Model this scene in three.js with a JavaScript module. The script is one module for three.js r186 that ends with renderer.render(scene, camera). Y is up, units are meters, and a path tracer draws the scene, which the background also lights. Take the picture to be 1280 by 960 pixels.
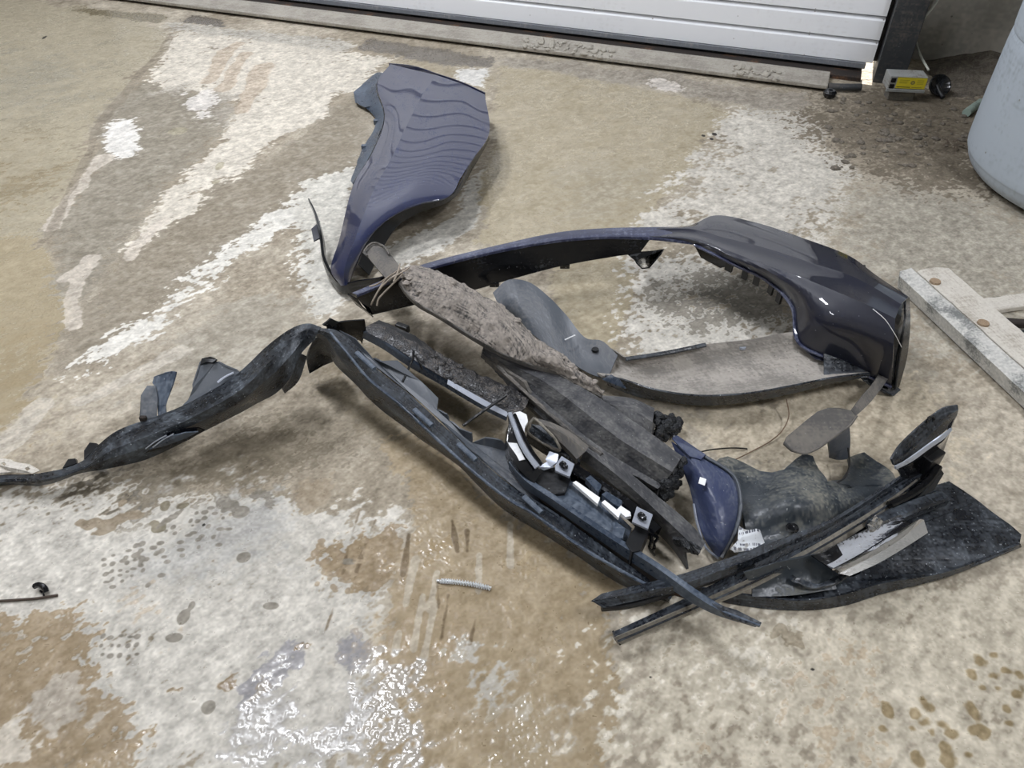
import * as THREE from 'three';
import { mergeGeometries, toCreasedNormals, mergeVertices } from 'three/addons/utils/BufferGeometryUtils.js';
import { RoundedBoxGeometry } from 'three/addons/geometries/RoundedBoxGeometry.js';
import { RectAreaLightUniformsLib } from 'three/addons/lights/RectAreaLightUniformsLib.js';

// ---------------------------------------------------------------- camera, sky, sun, lamps, exposure
RectAreaLightUniformsLib.init();
const scene = new THREE.Scene();
const EYE = 1.55, PITCH = 42 * Math.PI / 180, FOV = 53;
const camera = new THREE.PerspectiveCamera(FOV, 1280 / 960, 0.05, 60);
camera.position.set(0, EYE, 0);
camera.rotation.set(-PITCH, 0, 0);
scene.background = new THREE.Color(0.75, 0.85, 1.0);
scene.environment = null;
const renderer = new THREE.WebGLRenderer();
renderer.toneMapping = THREE.LinearToneMapping;
renderer.toneMappingExposure = 1.18;
renderer.shadowMap.enabled = true;
// lamps: [x, y, z, width, length, intensity]
const LAMPS = [
  [-1.35, 4.5, -2.7, 0.5, 0.9, 58],
  [-2.4, 4.5, -4.0, 0.5, 0.9, 74],
  [2.4, 4.5, 0.2, 0.4, 1.4, 56],
  [-3.2, 4.5, 1.2, 0.4, 1.4, 40],
];
const SUN = 14;

// ---------------------------------------------------------------- numbers and noise
const V = (x, y, z) => new THREE.Vector3(x, y, z);
const FPX = 480 / Math.tan(FOV * Math.PI / 360), CP = Math.cos(PITCH), SP = Math.sin(PITCH);
// where the sight line through a measured point of the photograph stands at the height h over the floor
function P(u, v, h = 0) {
  const x = (u - 640) / FPX, y = -(v - 480) / FPX, dy = y * CP - SP, t = (h - EYE) / dy;
  return V(x * t, h, -(y * SP + CP) * t);
}
let seedState = 7;
const rnd = () => { seedState = (seedState + 0x6d2b79f5) | 0; let t = Math.imul(seedState ^ (seedState >>> 15), 1 | seedState); t = (t + Math.imul(t ^ (t >>> 7), 61 | t)) ^ t; return ((t ^ (t >>> 14)) >>> 0) / 4294967296; };
const NT = 256, NTAB = new Float32Array(NT * NT);
for (let i = 0; i < NT * NT; i++) NTAB[i] = rnd();
function vn(x, y, per = 256) {
  const xf = Math.floor(x), yf = Math.floor(y); let a = x - xf, b = y - yf;
  a = a * a * (3 - 2 * a); b = b * b * (3 - 2 * b);
  let x0 = xf % per, y0 = yf % per; if (x0 < 0) x0 += per; if (y0 < 0) y0 += per;
  const x1 = (x0 + 1) % per, y1 = (y0 + 1) % per;
  const p = NTAB[y0 * NT + x0], q = NTAB[y0 * NT + x1], r = NTAB[y1 * NT + x0], s = NTAB[y1 * NT + x1];
  return p + (q - p) * a + (r - p) * b + (p - q - r + s) * a * b;
}
function fbm(x, y, oct = 4, per = 256) {
  let s = 0, a = 0.5, n = 0;
  for (let i = 0; i < oct; i++) { s += a * vn(x, y, per); n += a; x = x * 2 + 17; y = y * 2 + 31; a *= 0.5; per = Math.min(256, per * 2); }
  return s / n;
}
const hash3 = (x, y, z) => { let h = Math.imul(x, 374761393) + Math.imul(y, 668265263) + Math.imul(z, 1274126177); h = Math.imul(h ^ (h >>> 13), 1274126177); return ((h ^ (h >>> 16)) >>> 0) / 4294967296; };
function vn3(x, y, z) {
  const X = Math.floor(x), Y = Math.floor(y), Z = Math.floor(z); let a = x - X, b = y - Y, c = z - Z;
  a = a * a * (3 - 2 * a); b = b * b * (3 - 2 * b); c = c * c * (3 - 2 * c);
  const l = (p, q, t) => p + (q - p) * t;
  return l(l(l(hash3(X, Y, Z), hash3(X + 1, Y, Z), a), l(hash3(X, Y + 1, Z), hash3(X + 1, Y + 1, Z), a), b), l(l(hash3(X, Y, Z + 1), hash3(X + 1, Y, Z + 1), a), l(hash3(X, Y + 1, Z + 1), hash3(X + 1, Y + 1, Z + 1), a), b), c);
}
const clamp = (x, a = 0, b = 1) => Math.min(b, Math.max(a, x));
const sstep = (a, b, x) => { const t = clamp((x - a) / (b - a)); return t * t * (3 - 2 * t); };
const lin = (c) => { c /= 255; return c <= 0.04045 ? c / 12.92 : ((c + 0.055) / 1.055) ** 2.4; };
const srgb = (c) => 255 * (c <= 0.0031308 ? c * 12.92 : 1.055 * Math.max(0, c) ** (1 / 2.4) - 0.055);

// ---------------------------------------------------------------- textures and materials
function dataTex(w, h, fill, color, repeat = [1, 1], wrap = THREE.RepeatWrapping) {
  const d = new Uint8Array(w * h * 4);
  for (let j = 0, o = 0; j < h; j++) for (let i = 0; i < w; i++, o += 4) {
    const c = fill(i / w, j / h);
    d[o] = clamp(c[0], 0, 255); d[o + 1] = clamp(c[1], 0, 255); d[o + 2] = clamp(c[2], 0, 255); d[o + 3] = 255;
  }
  return tex(d, w, h, color, repeat, wrap);
}
function tex(d, w, h, color, repeat = [1, 1], wrap = THREE.RepeatWrapping) {
  const t = new THREE.DataTexture(d, w, h, THREE.RGBAFormat);
  t.wrapS = t.wrapT = wrap; t.repeat.set(...repeat); t.magFilter = THREE.LinearFilter; t.minFilter = THREE.LinearFilter;
  if (color) t.colorSpace = THREE.SRGBColorSpace;
  t.needsUpdate = true; return t;
}
const mixc = (a, b, t) => [a[0] + (b[0] - a[0]) * t, a[1] + (b[1] - a[1]) * t, a[2] + (b[2] - a[2]) * t];
// a worn, dusty surface: base colour, dust colour, how much dust, scratches, grains; one tile covers `size` metres
function dirtyMaterial({ base, dust, amount = 0.4, grains = 0.02, grain = [140, 142, 142], streak = 0.3, size = 0.5, rough = 0.45, dustRough = 0.85, metal = 0, bump = 0.0006, coat = 0, res = 512, freq = 5, soft = 0.22, extra }) {
  const off = Math.floor(rnd() * 200);
  const cells = [];
  for (let k = 0; k < grains * 3600; k++) cells.push([rnd(), rnd(), 0.0006 + rnd() * rnd() * 0.0026, 0.4 + rnd() * 0.6]);
  const G = new Float32Array(res * res);
  for (const [x, y, r, a] of cells) {
    const R = Math.ceil(r * res) + 1, cx = Math.floor(x * res), cy = Math.floor(y * res);
    for (let j = -R; j <= R; j++) for (let i = -R; i <= R; i++) {
      const dd = Math.hypot(i, j) / (r * res + 0.4); if (dd < 1) { const q = ((cy + j + res) % res) * res + (cx + i + res) % res; G[q] = Math.max(G[q], a); }
    }
  }
  const D = new Float32Array(res * res), Hh = new Float32Array(res * res);
  for (let j = 0; j < res; j++) for (let i = 0; i < res; i++) {
    const x = i / res, y = j / res;
    const big = fbm(x * freq + off, y * freq, 5, freq), fine = vn(x * 96 + off, y * 96, 96), st = vn(x * 6 + off, y * 110, 110) * 0.6 + vn(x * 90, y * 8 + off, 90) * 0.4;
    let m = big * (1 - streak) + st * streak + (fine - 0.5) * 0.25;
    m = sstep(1 - amount - soft, 1 - amount + soft, m + 0.02);
    D[j * res + i] = m; Hh[j * res + i] = 0.5 * m + 0.35 * fine + 0.15 * st + G[j * res + i] * 0.5;
  }
  const col = dataTex(res, res, (x, y) => {
    const q = Math.floor(y * res) * res + Math.floor(x * res), f = vn(x * 64, y * 64 + off, 64);
    let c = mixc(base, dust, D[q] * (0.7 + 0.3 * f)); c = mixc(c, grain, G[q]);
    if (extra) c = extra(c, x, y, off);
    return c;
  }, true, [1 / size, 1 / size]);
  const rb = dataTex(res, res, (x, y) => { const q = Math.floor(y * res) * res + Math.floor(x * res); return [200 * Hh[q], 255 * (rough + (dustRough - rough) * Math.max(D[q], G[q])), 0]; }, false, [1 / size, 1 / size]);   // relief in red, roughness in green
  const opt = { map: col, roughnessMap: rb, roughness: 1, metalness: metal, bumpMap: rb, bumpScale: bump, side: THREE.DoubleSide };
  return coat ? new THREE.MeshPhysicalMaterial({ ...opt, clearcoat: coat, clearcoatRoughness: 0.025 }) : new THREE.MeshStandardMaterial(opt);
}
const plain = (hex, rough = 0.5, metal = 0) => new THREE.MeshStandardMaterial({ color: hex, roughness: rough, metalness: metal, side: THREE.DoubleSide });
const M = {
  blackPlastic: dirtyMaterial({ base: [26, 29, 34], dust: [104, 113, 122], amount: 0.36, grains: 0.14, grain: [160, 166, 170], rough: 0.24, dustRough: 0.6, bump: 0.0007, streak: 0.35, freq: 9, soft: 0.36 }),
  blackDirty: dirtyMaterial({ base: [23, 26, 31], dust: [98, 106, 114], amount: 0.37, grains: 0.3, grain: [150, 156, 160], rough: 0.25, dustRough: 0.65, bump: 0.001, streak: 0.25, freq: 11, soft: 0.36 }),
  blackClean: dirtyMaterial({ base: [20, 21, 23], dust: [52, 55, 60], amount: 0.2, grains: 0.03, rough: 0.35, bump: 0.0003 }),
  blackGloss: dirtyMaterial({ base: [14, 15, 18], dust: [60, 64, 70], amount: 0.16, grains: 0.03, rough: 0.14, bump: 0.0002 }),
  slatePlastic: dirtyMaterial({ base: [52, 62, 76], dust: [118, 127, 138], amount: 0.34, grains: 0.08, rough: 0.25, bump: 0.0005, soft: 0.36 }),
  shield: dirtyMaterial({ base: [48, 54, 60], dust: [122, 120, 110], amount: 0.34, grains: 0.12, rough: 0.35, bump: 0.0012, freq: 6, streak: 0.15 }),
  rubberDust: dirtyMaterial({ base: [78, 76, 74], dust: [112, 107, 100], amount: 0.5, grains: 0.04, rough: 0.7, bump: 0.0006, freq: 8 }),
  linerGrey: dirtyMaterial({ base: [76, 81, 88], dust: [114, 115, 117], amount: 0.35, grains: 0.03, rough: 0.42, bump: 0.0004 }),
  linerMud: dirtyMaterial({ base: [126, 122, 116], dust: [170, 164, 156], amount: 0.5, grains: 0.08, grain: [70, 64, 58], rough: 0.7, bump: 0.001, freq: 8 }),
  mud: dirtyMaterial({ base: [38, 36, 35], dust: [156, 148, 139], amount: 0.68, grains: 0.12, grain: [48, 42, 38], rough: 0.4, dustRough: 0.95, bump: 0.002, freq: 14, streak: 0.5, size: 0.4 }),
  mudDark: dirtyMaterial({ base: [38, 38, 40], dust: [104, 98, 92], amount: 0.36, grains: 0.3, rough: 0.35, bump: 0.004, freq: 14, streak: 0.3, size: 0.3 }),
  foam: dirtyMaterial({ base: [52, 53, 57], dust: [122, 121, 118], amount: 0.44, grains: 0.14, rough: 0.5, bump: 0.0014, freq: 12, streak: 0.3, soft: 0.42 }),
  foamTorn: dirtyMaterial({ base: [28, 30, 33], dust: [112, 116, 120], amount: 0.3, grains: 0.5, rough: 0.6, bump: 0.006, freq: 24, streak: 0, size: 0.2 }),
  blueDusty: dirtyMaterial({ base: [56, 64, 92], dust: [92, 98, 112], amount: 0.34, grains: 0.06, rough: 0.38, bump: 0.0004, freq: 6 }),
  blue: dirtyMaterial({ base: [8, 21, 62], dust: [30, 46, 88], amount: 0.18, grains: 0.03, grain: [120, 130, 160], rough: 0.45, bump: 0.0001, coat: 1, streak: 0.2 }),
  navy: dirtyMaterial({ base: [10, 15, 36], dust: [38, 46, 70], amount: 0.14, grains: 0.03, rough: 0.5, bump: 0.0001, coat: 1 }),
  blueWorn: dirtyMaterial({ base: [30, 36, 66], dust: [112, 116, 132], amount: 0.36, grains: 0.1, rough: 0.4, bump: 0.0005, coat: 0.6, streak: 0.5 }),
  chrome: dirtyMaterial({ base: [205, 208, 214], dust: [120, 112, 104], amount: 0.16, grains: 0.05, grain: [80, 76, 72], rough: 0.1, dustRough: 0.5, metal: 1, bump: 0.0004 }),
  silver: dirtyMaterial({ base: [176, 182, 194], dust: [120, 122, 128], amount: 0.2, grains: 0.04, rough: 0.3, metal: 0.5, bump: 0.0003 }),
  white: dirtyMaterial({ base: [238, 240, 242], dust: [205, 205, 202], amount: 0.2, grains: 0.02, grain: [120, 116, 110], rough: 0.4, bump: 0.0003 }),
  door: dirtyMaterial({ base: [242, 244, 247], dust: [222, 222, 222], amount: 0.12, grains: 0.012, grain: [120, 112, 104], rough: 0.38, bump: 0.0002, size: 1.2, streak: 0.5 }),
  rubberGrey: dirtyMaterial({ base: [118, 122, 128], dust: [150, 150, 150], amount: 0.3, rough: 0.6 }),
  steelDark: dirtyMaterial({ base: [52, 55, 58], dust: [96, 90, 84], amount: 0.3, grains: 0.05, rough: 0.5, metal: 0.1, bump: 0.0006, size: 0.7 }),
  rust: dirtyMaterial({ base: [44, 38, 34], dust: [112, 76, 50], amount: 0.28, grains: 0.1, grain: [40, 30, 26], rough: 0.9, bump: 0.0015, size: 0.6, freq: 8 }),
  wall: dirtyMaterial({ base: [160, 157, 148], dust: [196, 191, 180], amount: 0.5, grains: 0.03, grain: [90, 86, 80], rough: 0.9, bump: 0.002, size: 1.6, streak: 0.15 }),
  dark: plain(0x3c3d3e, 0.9), ceilingPaint: plain(0xbfc2c4, 0.95),
  sill: dirtyMaterial({ base: [142, 136, 126], dust: [172, 167, 156], amount: 0.5, grains: 0.12, grain: [92, 84, 74], rough: 0.85, bump: 0.002, size: 0.7, freq: 8 }),
  soil: dirtyMaterial({ base: [86, 80, 71], dust: [126, 118, 106], amount: 0.5, grains: 0.2, grain: [54, 47, 40], rough: 0.95, bump: 0.004, freq: 14, size: 0.4 }),
  tank: dirtyMaterial({ base: [176, 186, 196], dust: [150, 157, 164], amount: 0.24, grains: 0.02, grain: [120, 118, 110], rough: 0.55, bump: 0.0003, size: 1.1, streak: 0.3 }),
  boxGrey: dirtyMaterial({ base: [158, 160, 158], dust: [124, 118, 108], amount: 0.3, grains: 0.05, rough: 0.5, bump: 0.0004, size: 0.3 }),
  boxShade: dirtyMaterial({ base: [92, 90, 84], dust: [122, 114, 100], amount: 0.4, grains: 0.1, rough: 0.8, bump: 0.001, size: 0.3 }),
  wood: dirtyMaterial({ base: [168, 160, 148], dust: [206, 201, 191], amount: 0.62, grains: 0.04, grain: [108, 96, 84], rough: 0.85, bump: 0.0012, streak: 0.5, freq: 6, size: 0.4 }),
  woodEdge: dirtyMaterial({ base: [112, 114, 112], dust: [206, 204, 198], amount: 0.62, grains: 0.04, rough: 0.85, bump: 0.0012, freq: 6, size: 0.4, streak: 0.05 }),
  brownDisc: dirtyMaterial({ base: [158, 130, 102], dust: [190, 174, 150], amount: 0.45, rough: 0.9, bump: 0.001, size: 0.08 }),
  tan: dirtyMaterial({ base: [104, 100, 92], dust: [140, 134, 122], amount: 0.5, grains: 0.08, rough: 0.7, bump: 0.0006, streak: 0.5 }),
  wire: plain(0x1c1a18, 0.5), fibre: plain(0x9c9184, 0.9), cable: plain(0xc4c6ba, 0.6), brick: plain(0x9a8f84, 0.9), lampWhite: plain(0xd8d8d8, 0.6),
};

// ---------------------------------------------------------------- geometry helpers
const up = V(0, 1, 0);
const pts = (list) => list.map((p) => (p.isVector3 ? p : P(...p)));
// metre-scale uv by the way each face points
function boxUV(g) {
  g = g.index ? g.toNonIndexed() : g; const p = g.attributes.position, n = p.count, uv = new Float32Array(n * 2), a = V(), b = V(), c = V(), e = V();
  for (let i = 0; i < n; i += 3) {
    a.fromBufferAttribute(p, i); b.fromBufferAttribute(p, i + 1); c.fromBufferAttribute(p, i + 2); e.copy(b).sub(a).cross(c.clone().sub(a));
    const ax = Math.abs(e.x), ay = Math.abs(e.y), az = Math.abs(e.z);
    [a, b, c].forEach((q, k) => { const [s, t] = ay >= ax && ay >= az ? [q.x, q.z] : ax >= az ? [q.z, q.y] : [q.x, q.y]; uv[(i + k) * 2] = s; uv[(i + k) * 2 + 1] = t; });
  }
  g.setAttribute('uv', new THREE.BufferAttribute(uv, 2)); return g;
}
const box = (x0, x1, y0, y1, z0, z1, r = 0.003) => {
  const g = r ? new RoundedBoxGeometry(x1 - x0, y1 - y0, z1 - z0, 2, Math.min(r, (x1 - x0) / 2.1, (y1 - y0) / 2.1, (z1 - z0) / 2.1)) : new THREE.BoxGeometry(x1 - x0, y1 - y0, z1 - z0);
  return boxUV(g.translate((x0 + x1) / 2, (y0 + y1) / 2, (z0 + z1) / 2));
};
const curve = (list, closed = false) => { const q = pts(list); return q.length === 2 ? new THREE.LineCurve3(q[0], q[1]) : new THREE.CatmullRomCurve3(q, closed, 'centripetal'); };
function gridSolid(rows, th, crease = 0.55, rough) {
  const nu = rows.length, nv = rows[0].length, top = rows.map((r) => r.map((p) => p.clone()));
  const at = (i, j) => rows[clamp(i, 0, nu - 1)][clamp(j, 0, nv - 1)];
  let flip = 0; const eye = V(0, EYE, 0), N = rows.map((r, i) => r.map((p, j) => {
    const n = at(i + 1, j).clone().sub(at(i - 1, j)).cross(at(i, j + 1).clone().sub(at(i, j - 1))).normalize();
    flip += n.dot(eye.clone().sub(p)) > 0 ? 1 : -1; return n;
  }));
  const s = flip >= 0 ? 1 : -1;
  N.forEach((r) => r.forEach((n) => n.multiplyScalar(s)));
  if (rough) top.forEach((r, i) => r.forEach((p, j) => p.addScaledVector(N[i][j], rough(p, i / (nu - 1), j / (nv - 1)))));
  const pos = [], uv = [], idx = [], U = [], W = [];
  for (let i = 0; i < nu; i++) { U.push([]); W.push([]); for (let j = 0; j < nv; j++) { U[i].push(i ? U[i - 1][j] + at(i, j).distanceTo(at(i - 1, j)) : 0); W[i].push(j ? W[i][j - 1] + at(i, j).distanceTo(at(i, j - 1)) : 0); } }
  const mid = Math.floor(nv / 2);
  const push = (p, i, j) => { pos.push(p.x, p.y, p.z); uv.push(U[i][mid], W[i][j]); return pos.length / 3 - 1; };
  const T = top.map((r, i) => r.map((p, j) => push(p, i, j)));
  const B = rows.map((r, i) => r.map((p, j) => { const q = p.clone().addScaledVector(N[i][j], -th); if (q.y < 0.001) q.y = Math.min(0.001, top[i][j].y); const k = push(q, i, j); uv[k * 2 + 1] += (j ? 1 : -1) * th; if (i === 0 || i === nu - 1) uv[k * 2] += (i ? 1 : -1) * th; return k; }));
  const quad = (a, b, c, d) => (s > 0 ? idx.push(a, b, c, a, c, d) : idx.push(a, c, b, a, d, c));
  for (let i = 0; i < nu - 1; i++) for (let j = 0; j < nv - 1; j++) { quad(T[i][j], T[i + 1][j], T[i + 1][j + 1], T[i][j + 1]); quad(B[i][j], B[i][j + 1], B[i + 1][j + 1], B[i + 1][j]); }
  for (let i = 0; i < nu - 1; i++) { quad(T[i][0], B[i][0], B[i + 1][0], T[i + 1][0]); quad(T[i][nv - 1], T[i + 1][nv - 1], B[i + 1][nv - 1], B[i][nv - 1]); }
  for (let j = 0; j < nv - 1; j++) { quad(T[0][j], T[0][j + 1], B[0][j + 1], B[0][j]); quad(T[nu - 1][j], B[nu - 1][j], B[nu - 1][j + 1], T[nu - 1][j + 1]); }
  const g = new THREE.BufferGeometry();
  g.setAttribute('position', new THREE.Float32BufferAttribute(pos, 3)); g.setAttribute('uv', new THREE.Float32BufferAttribute(uv, 2)); g.setIndex(idx);
  return toCreasedNormals(g, crease);
}
// a shell of thickness th stretched over rails (lists of [u, v, height] with matching stations)
function loft(rails, { nu = 40, nv = 5, th = 0.004, smooth = true, crease = 0.55, rough, lift } = {}) {
  const C = rails.map((r) => curve(r)), rows = [];
  for (let i = 0; i <= nu; i++) {
    const sec = C.map((c) => c.getPoint(i / nu)), row = [];
    if (smooth && sec.length > 2) { const c = new THREE.CatmullRomCurve3(sec, false, 'centripetal'), n = nv * (sec.length - 1); for (let j = 0; j <= n; j++) row.push(c.getPoint(j / n)); }
    else for (let k = 0; k < sec.length - 1; k++) for (let j = k ? 1 : 0; j <= nv; j++) row.push(sec[k].clone().lerp(sec[k + 1], j / nv));
    if (lift) row.forEach((p, j) => { p.y += lift(i / nu, j / (row.length - 1)); });
    rows.push(row);
  }
  return gridSolid(rows, th, crease, rough);
}
// a bar of constant section: profile [[side, up], ...] run along a path
function sweep(path, profile, { n = 30, scale = () => 1, crease = 0.5, closed = false, twist = 0, rough } = {}) {
  const c = curve(path, closed), pos = [], uv = [], idx = [], m = profile.length; let U = 0, last = null;
  const per = [0]; for (let k = 0; k < m; k++) per.push(per[k] + Math.hypot(profile[(k + 1) % m][0] - profile[k][0], profile[(k + 1) % m][1] - profile[k][1]));
  for (let i = 0; i <= n; i++) {
    const t = i / n, p = c.getPointAt ? c.getPointAt(t) : c.getPoint(t), T = c.getTangentAt(t).normalize();
    const S = T.clone().cross(up); if (S.lengthSq() < 1e-4) S.set(1, 0, 0); S.normalize(); const Q = S.clone().cross(T).normalize();
    const tw = typeof twist === 'function' ? twist(t) : twist; if (tw) { S.applyAxisAngle(T, tw); Q.applyAxisAngle(T, tw); }
    if (last) U += p.distanceTo(last); last = p;
    const k0 = scale(t);
    for (let k = 0; k <= m; k++) { const [a, b] = profile[k % m], q = p.clone().addScaledVector(S, a * k0).addScaledVector(Q, b * k0); if (rough) { const r = rough(q, t, k % m); q.addScaledVector(S, Math.sign(a || 1) * r * 0.5).addScaledVector(Q, r); } pos.push(q.x, q.y, q.z); uv.push(U, per[k]); }
  }
  const w = m + 1;
  for (let i = 0; i < n; i++) for (let k = 0; k < m; k++) { const a = i * w + k, b = a + w; idx.push(a, b, b + 1, a, b + 1, a + 1); }
  const tris = THREE.ShapeUtils.triangulateShape(profile.map((q) => new THREE.Vector2(...q)), []);
  for (const [a, b, d] of tris) { idx.push(a, b, d); idx.push(n * w + a, n * w + d, n * w + b); }
  const g = new THREE.BufferGeometry();
  g.setAttribute('position', new THREE.Float32BufferAttribute(pos, 3)); g.setAttribute('uv', new THREE.Float32BufferAttribute(uv, 2)); g.setIndex(idx);
  return toCreasedNormals(g, crease);
}
const ring = (rx, ry = rx, n = 10) => Array.from({ length: n }, (_, k) => [rx * Math.cos(k / n * 2 * Math.PI), ry * Math.sin(k / n * 2 * Math.PI)]);
const rect = (w, h, b = 0.002) => [[-w / 2 + b, -h / 2], [w / 2 - b, -h / 2], [w / 2, -h / 2 + b], [w / 2, h / 2 - b], [w / 2 - b, h / 2], [-w / 2 + b, h / 2], [-w / 2, h / 2 - b], [-w / 2, -h / 2 + b]];
const tube = (path, r, n = 40, m = 8) => sweep(path, ring(r, r, m), { n, crease: 1.2 });
// a sheet cut to an outline of measured points, its height given by h(u, v) or per point
function sheet(outline, { holes = [], h = 0.05, th = 0.003, levels = 3, crease = 0.5, rough } = {}) {
  const H = (u, v, own) => (typeof h === 'function' ? h(u, v) : own ?? h);
  const c2 = outline.map((q) => new THREE.Vector2(q[0], q[1])), hs = holes.map((l) => l.map((q) => new THREE.Vector2(q[0], q[1])));
  let verts = [...outline, ...holes.flat()].map((q) => [q[0], q[1], H(q[0], q[1], q[2])]);
  let tris = THREE.ShapeUtils.triangulateShape(c2, hs);
  for (let l = 0; l < levels; l++) {
    const cache = new Map(), next = [], mid = (a, b) => { const k = a < b ? a + '_' + b : b + '_' + a; if (!cache.has(k)) { const A = verts[a], B = verts[b], u = (A[0] + B[0]) / 2, v = (A[1] + B[1]) / 2; verts.push([u, v, typeof h === 'function' ? h(u, v) : (A[2] + B[2]) / 2]); cache.set(k, verts.length - 1); } return cache.get(k); };
    for (const [a, b, c] of tris) { const x = mid(a, b), y = mid(b, c), z = mid(c, a); next.push([a, x, z], [x, b, y], [z, y, c], [x, y, z]); }
    tris = next;
  }
  const edges = new Map(); for (const [a, b, c] of tris) for (const [x, y] of [[a, b], [b, c], [c, a]]) { const k = y + '_' + x; if (edges.has(k)) edges.delete(k); else edges.set(x + '_' + y, [x, y]); }
  const P3 = verts.map((q) => { const p = P(...q); if (rough) p.y += rough(p); return p; }), n = verts.length;
  const nrm = verts.map(() => V());
  for (const [a, b, c] of tris) { const f = P3[b].clone().sub(P3[a]).cross(P3[c].clone().sub(P3[a])); nrm[a].add(f); nrm[b].add(f); nrm[c].add(f); }
  let f0 = 0; nrm.forEach((v, i) => { v.normalize(); f0 += v.dot(V(0, EYE, 0).sub(P3[i])) > 0 ? 1 : -1; }); const s = f0 >= 0 ? 1 : -1;
  const pos = [], uv = [], idx = [];
  P3.forEach((p) => { pos.push(p.x, p.y, p.z); uv.push(p.x, p.z); });
  P3.forEach((p, i) => { const q = p.clone().addScaledVector(nrm[i], -th * s); q.y = Math.max(q.y, Math.min(p.y, 0.0005)); pos.push(q.x, q.y, q.z); uv.push(p.x, p.z); });
  const tri = (a, b, c) => (s > 0 ? idx.push(a, b, c) : idx.push(a, c, b));
  for (const [a, b, c] of tris) { tri(a, b, c); tri(n + a, n + c, n + b); }
  for (const [a, b] of edges.values()) { tri(a, n + a, n + b); tri(a, n + b, b); }
  const g = new THREE.BufferGeometry();
  g.setAttribute('position', new THREE.Float32BufferAttribute(pos, 3)); g.setAttribute('uv', new THREE.Float32BufferAttribute(uv, 2)); g.setIndex(idx);
  return toCreasedNormals(g, crease);
}
const merged = (...g) => mergeGeometries(g.map((q) => { const k = q.index ? q.toNonIndexed() : q; for (const a of Object.keys(k.attributes)) if (!['position', 'normal', 'uv'].includes(a)) k.deleteAttribute(a); return k; }));
function lump(r, seed, squash = 0.7, detail = 2) {
  const g = new THREE.IcosahedronGeometry(r, detail), p = g.attributes.position, v = V();
  for (let i = 0; i < p.count; i++) { v.fromBufferAttribute(p, i); const k = 0.7 + 0.6 * vn3(v.x / r * 1.6 + seed * 7.3, v.y / r * 1.6 + seed, v.z / r * 1.6); v.multiplyScalar(k); p.setXYZ(i, v.x, v.y * squash, v.z); }
  g.computeVertexNormals(); return boxUV(g);
}

// ---------------------------------------------------------------- naming helpers
const used = new Map();
const numbered = (n) => { const k = used.get(n) ?? 0; used.set(n, k + 1); return k ? n + '_' + String(k).padStart(3, '0') : n; };
const shadowed = (m) => { m.castShadow = m.receiveShadow = true; return m; };
function thing(name, label, category, origin, group) {
  const o = new THREE.Group(); o.name = numbered(name); scene.add(o); o.position.copy(origin);
  o.userData = { label, category }; if (group) o.userData.group = group;
  return o;
}
// a part of a thing; its shape is given in world metres
function part(parent, name, geo, mat, label) {
  parent.updateWorldMatrix(true, false);
  const m = shadowed(new THREE.Mesh(geo.applyMatrix4(parent.matrixWorld.clone().invert()), mat)); m.name = name; parent.add(m);
  if (label) m.userData.label = label;
  return m;
}
function one(name, label, category, geo, mat, group) {   // a thing that is one mesh
  geo.computeBoundingBox(); const b = geo.boundingBox, o = V((b.min.x + b.max.x) / 2, b.min.y, (b.min.z + b.max.z) / 2);
  const m = shadowed(new THREE.Mesh(geo.translate(-o.x, -o.y, -o.z), mat)); m.name = numbered(name); m.position.copy(o); scene.add(m);
  m.userData = { label, category }; if (group) m.userData.group = group; return m;
}
function struct(name, geo, mat, parent = scene) { const m = shadowed(new THREE.Mesh(geo, mat)); m.name = name; parent.add(m); if (parent === scene) m.userData.kind = 'structure'; return m; }

// ---------------------------------------------------------------- the setting
// door frame axes: s runs right along the gate from its right lower corner, n into the room
const GO = P(1090, 80, 0.06).setY(0), GD = (() => { const d = GO.clone().sub(P(640, 27, 0.06).setY(0)); return d.normalize(); })(), GN = V(-GD.z, 0, GD.x);
const TURN = Math.atan2(-GD.z, GD.x);
const G = (s, y, n) => GO.clone().addScaledVector(GD, s).addScaledVector(GN, n).setY(y);
function framed(name, kind = 'structure') { const o = new THREE.Group(); o.name = name; o.position.copy(GO); o.rotation.y = TURN; scene.add(o); if (kind) o.userData.kind = kind; o.updateWorldMatrix(true, false); return o; }
const S0 = -9, S1 = 2.6, N0 = -0.35, N1 = 9, HC = 5, DL = -5.2, DR = 0.1, DH = 3.7;
// the concrete floor: stains, dried mud, wet films and tread marks, laid out in floor metres
const KLIT = 1.2;
const STAINS = [];
const stain = (shape, col, o = {}) => STAINS.push({ ...shape, col, a: 1, blur: 0.05, e: 0.1, amp: 0.35, fine: 0.25, wet: null, ...o });
const poly = (...p) => ({ poly: [p] }), polys = (...l) => ({ poly: l }), line = (w, ...p) => ({ line: [p], w }), lines = (w, ...l) => ({ line: l, w });
const CREAM = [215, 207, 192], PALE = [200, 195, 184], SILT = [176, 166, 143], DAMP = [152, 142, 122], GREYD = [160, 153, 139], BROWN = [150, 132, 104], TANW = [166, 150, 122], SOIL = [104, 94, 78], DGREY = [150, 148, 142];
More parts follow.
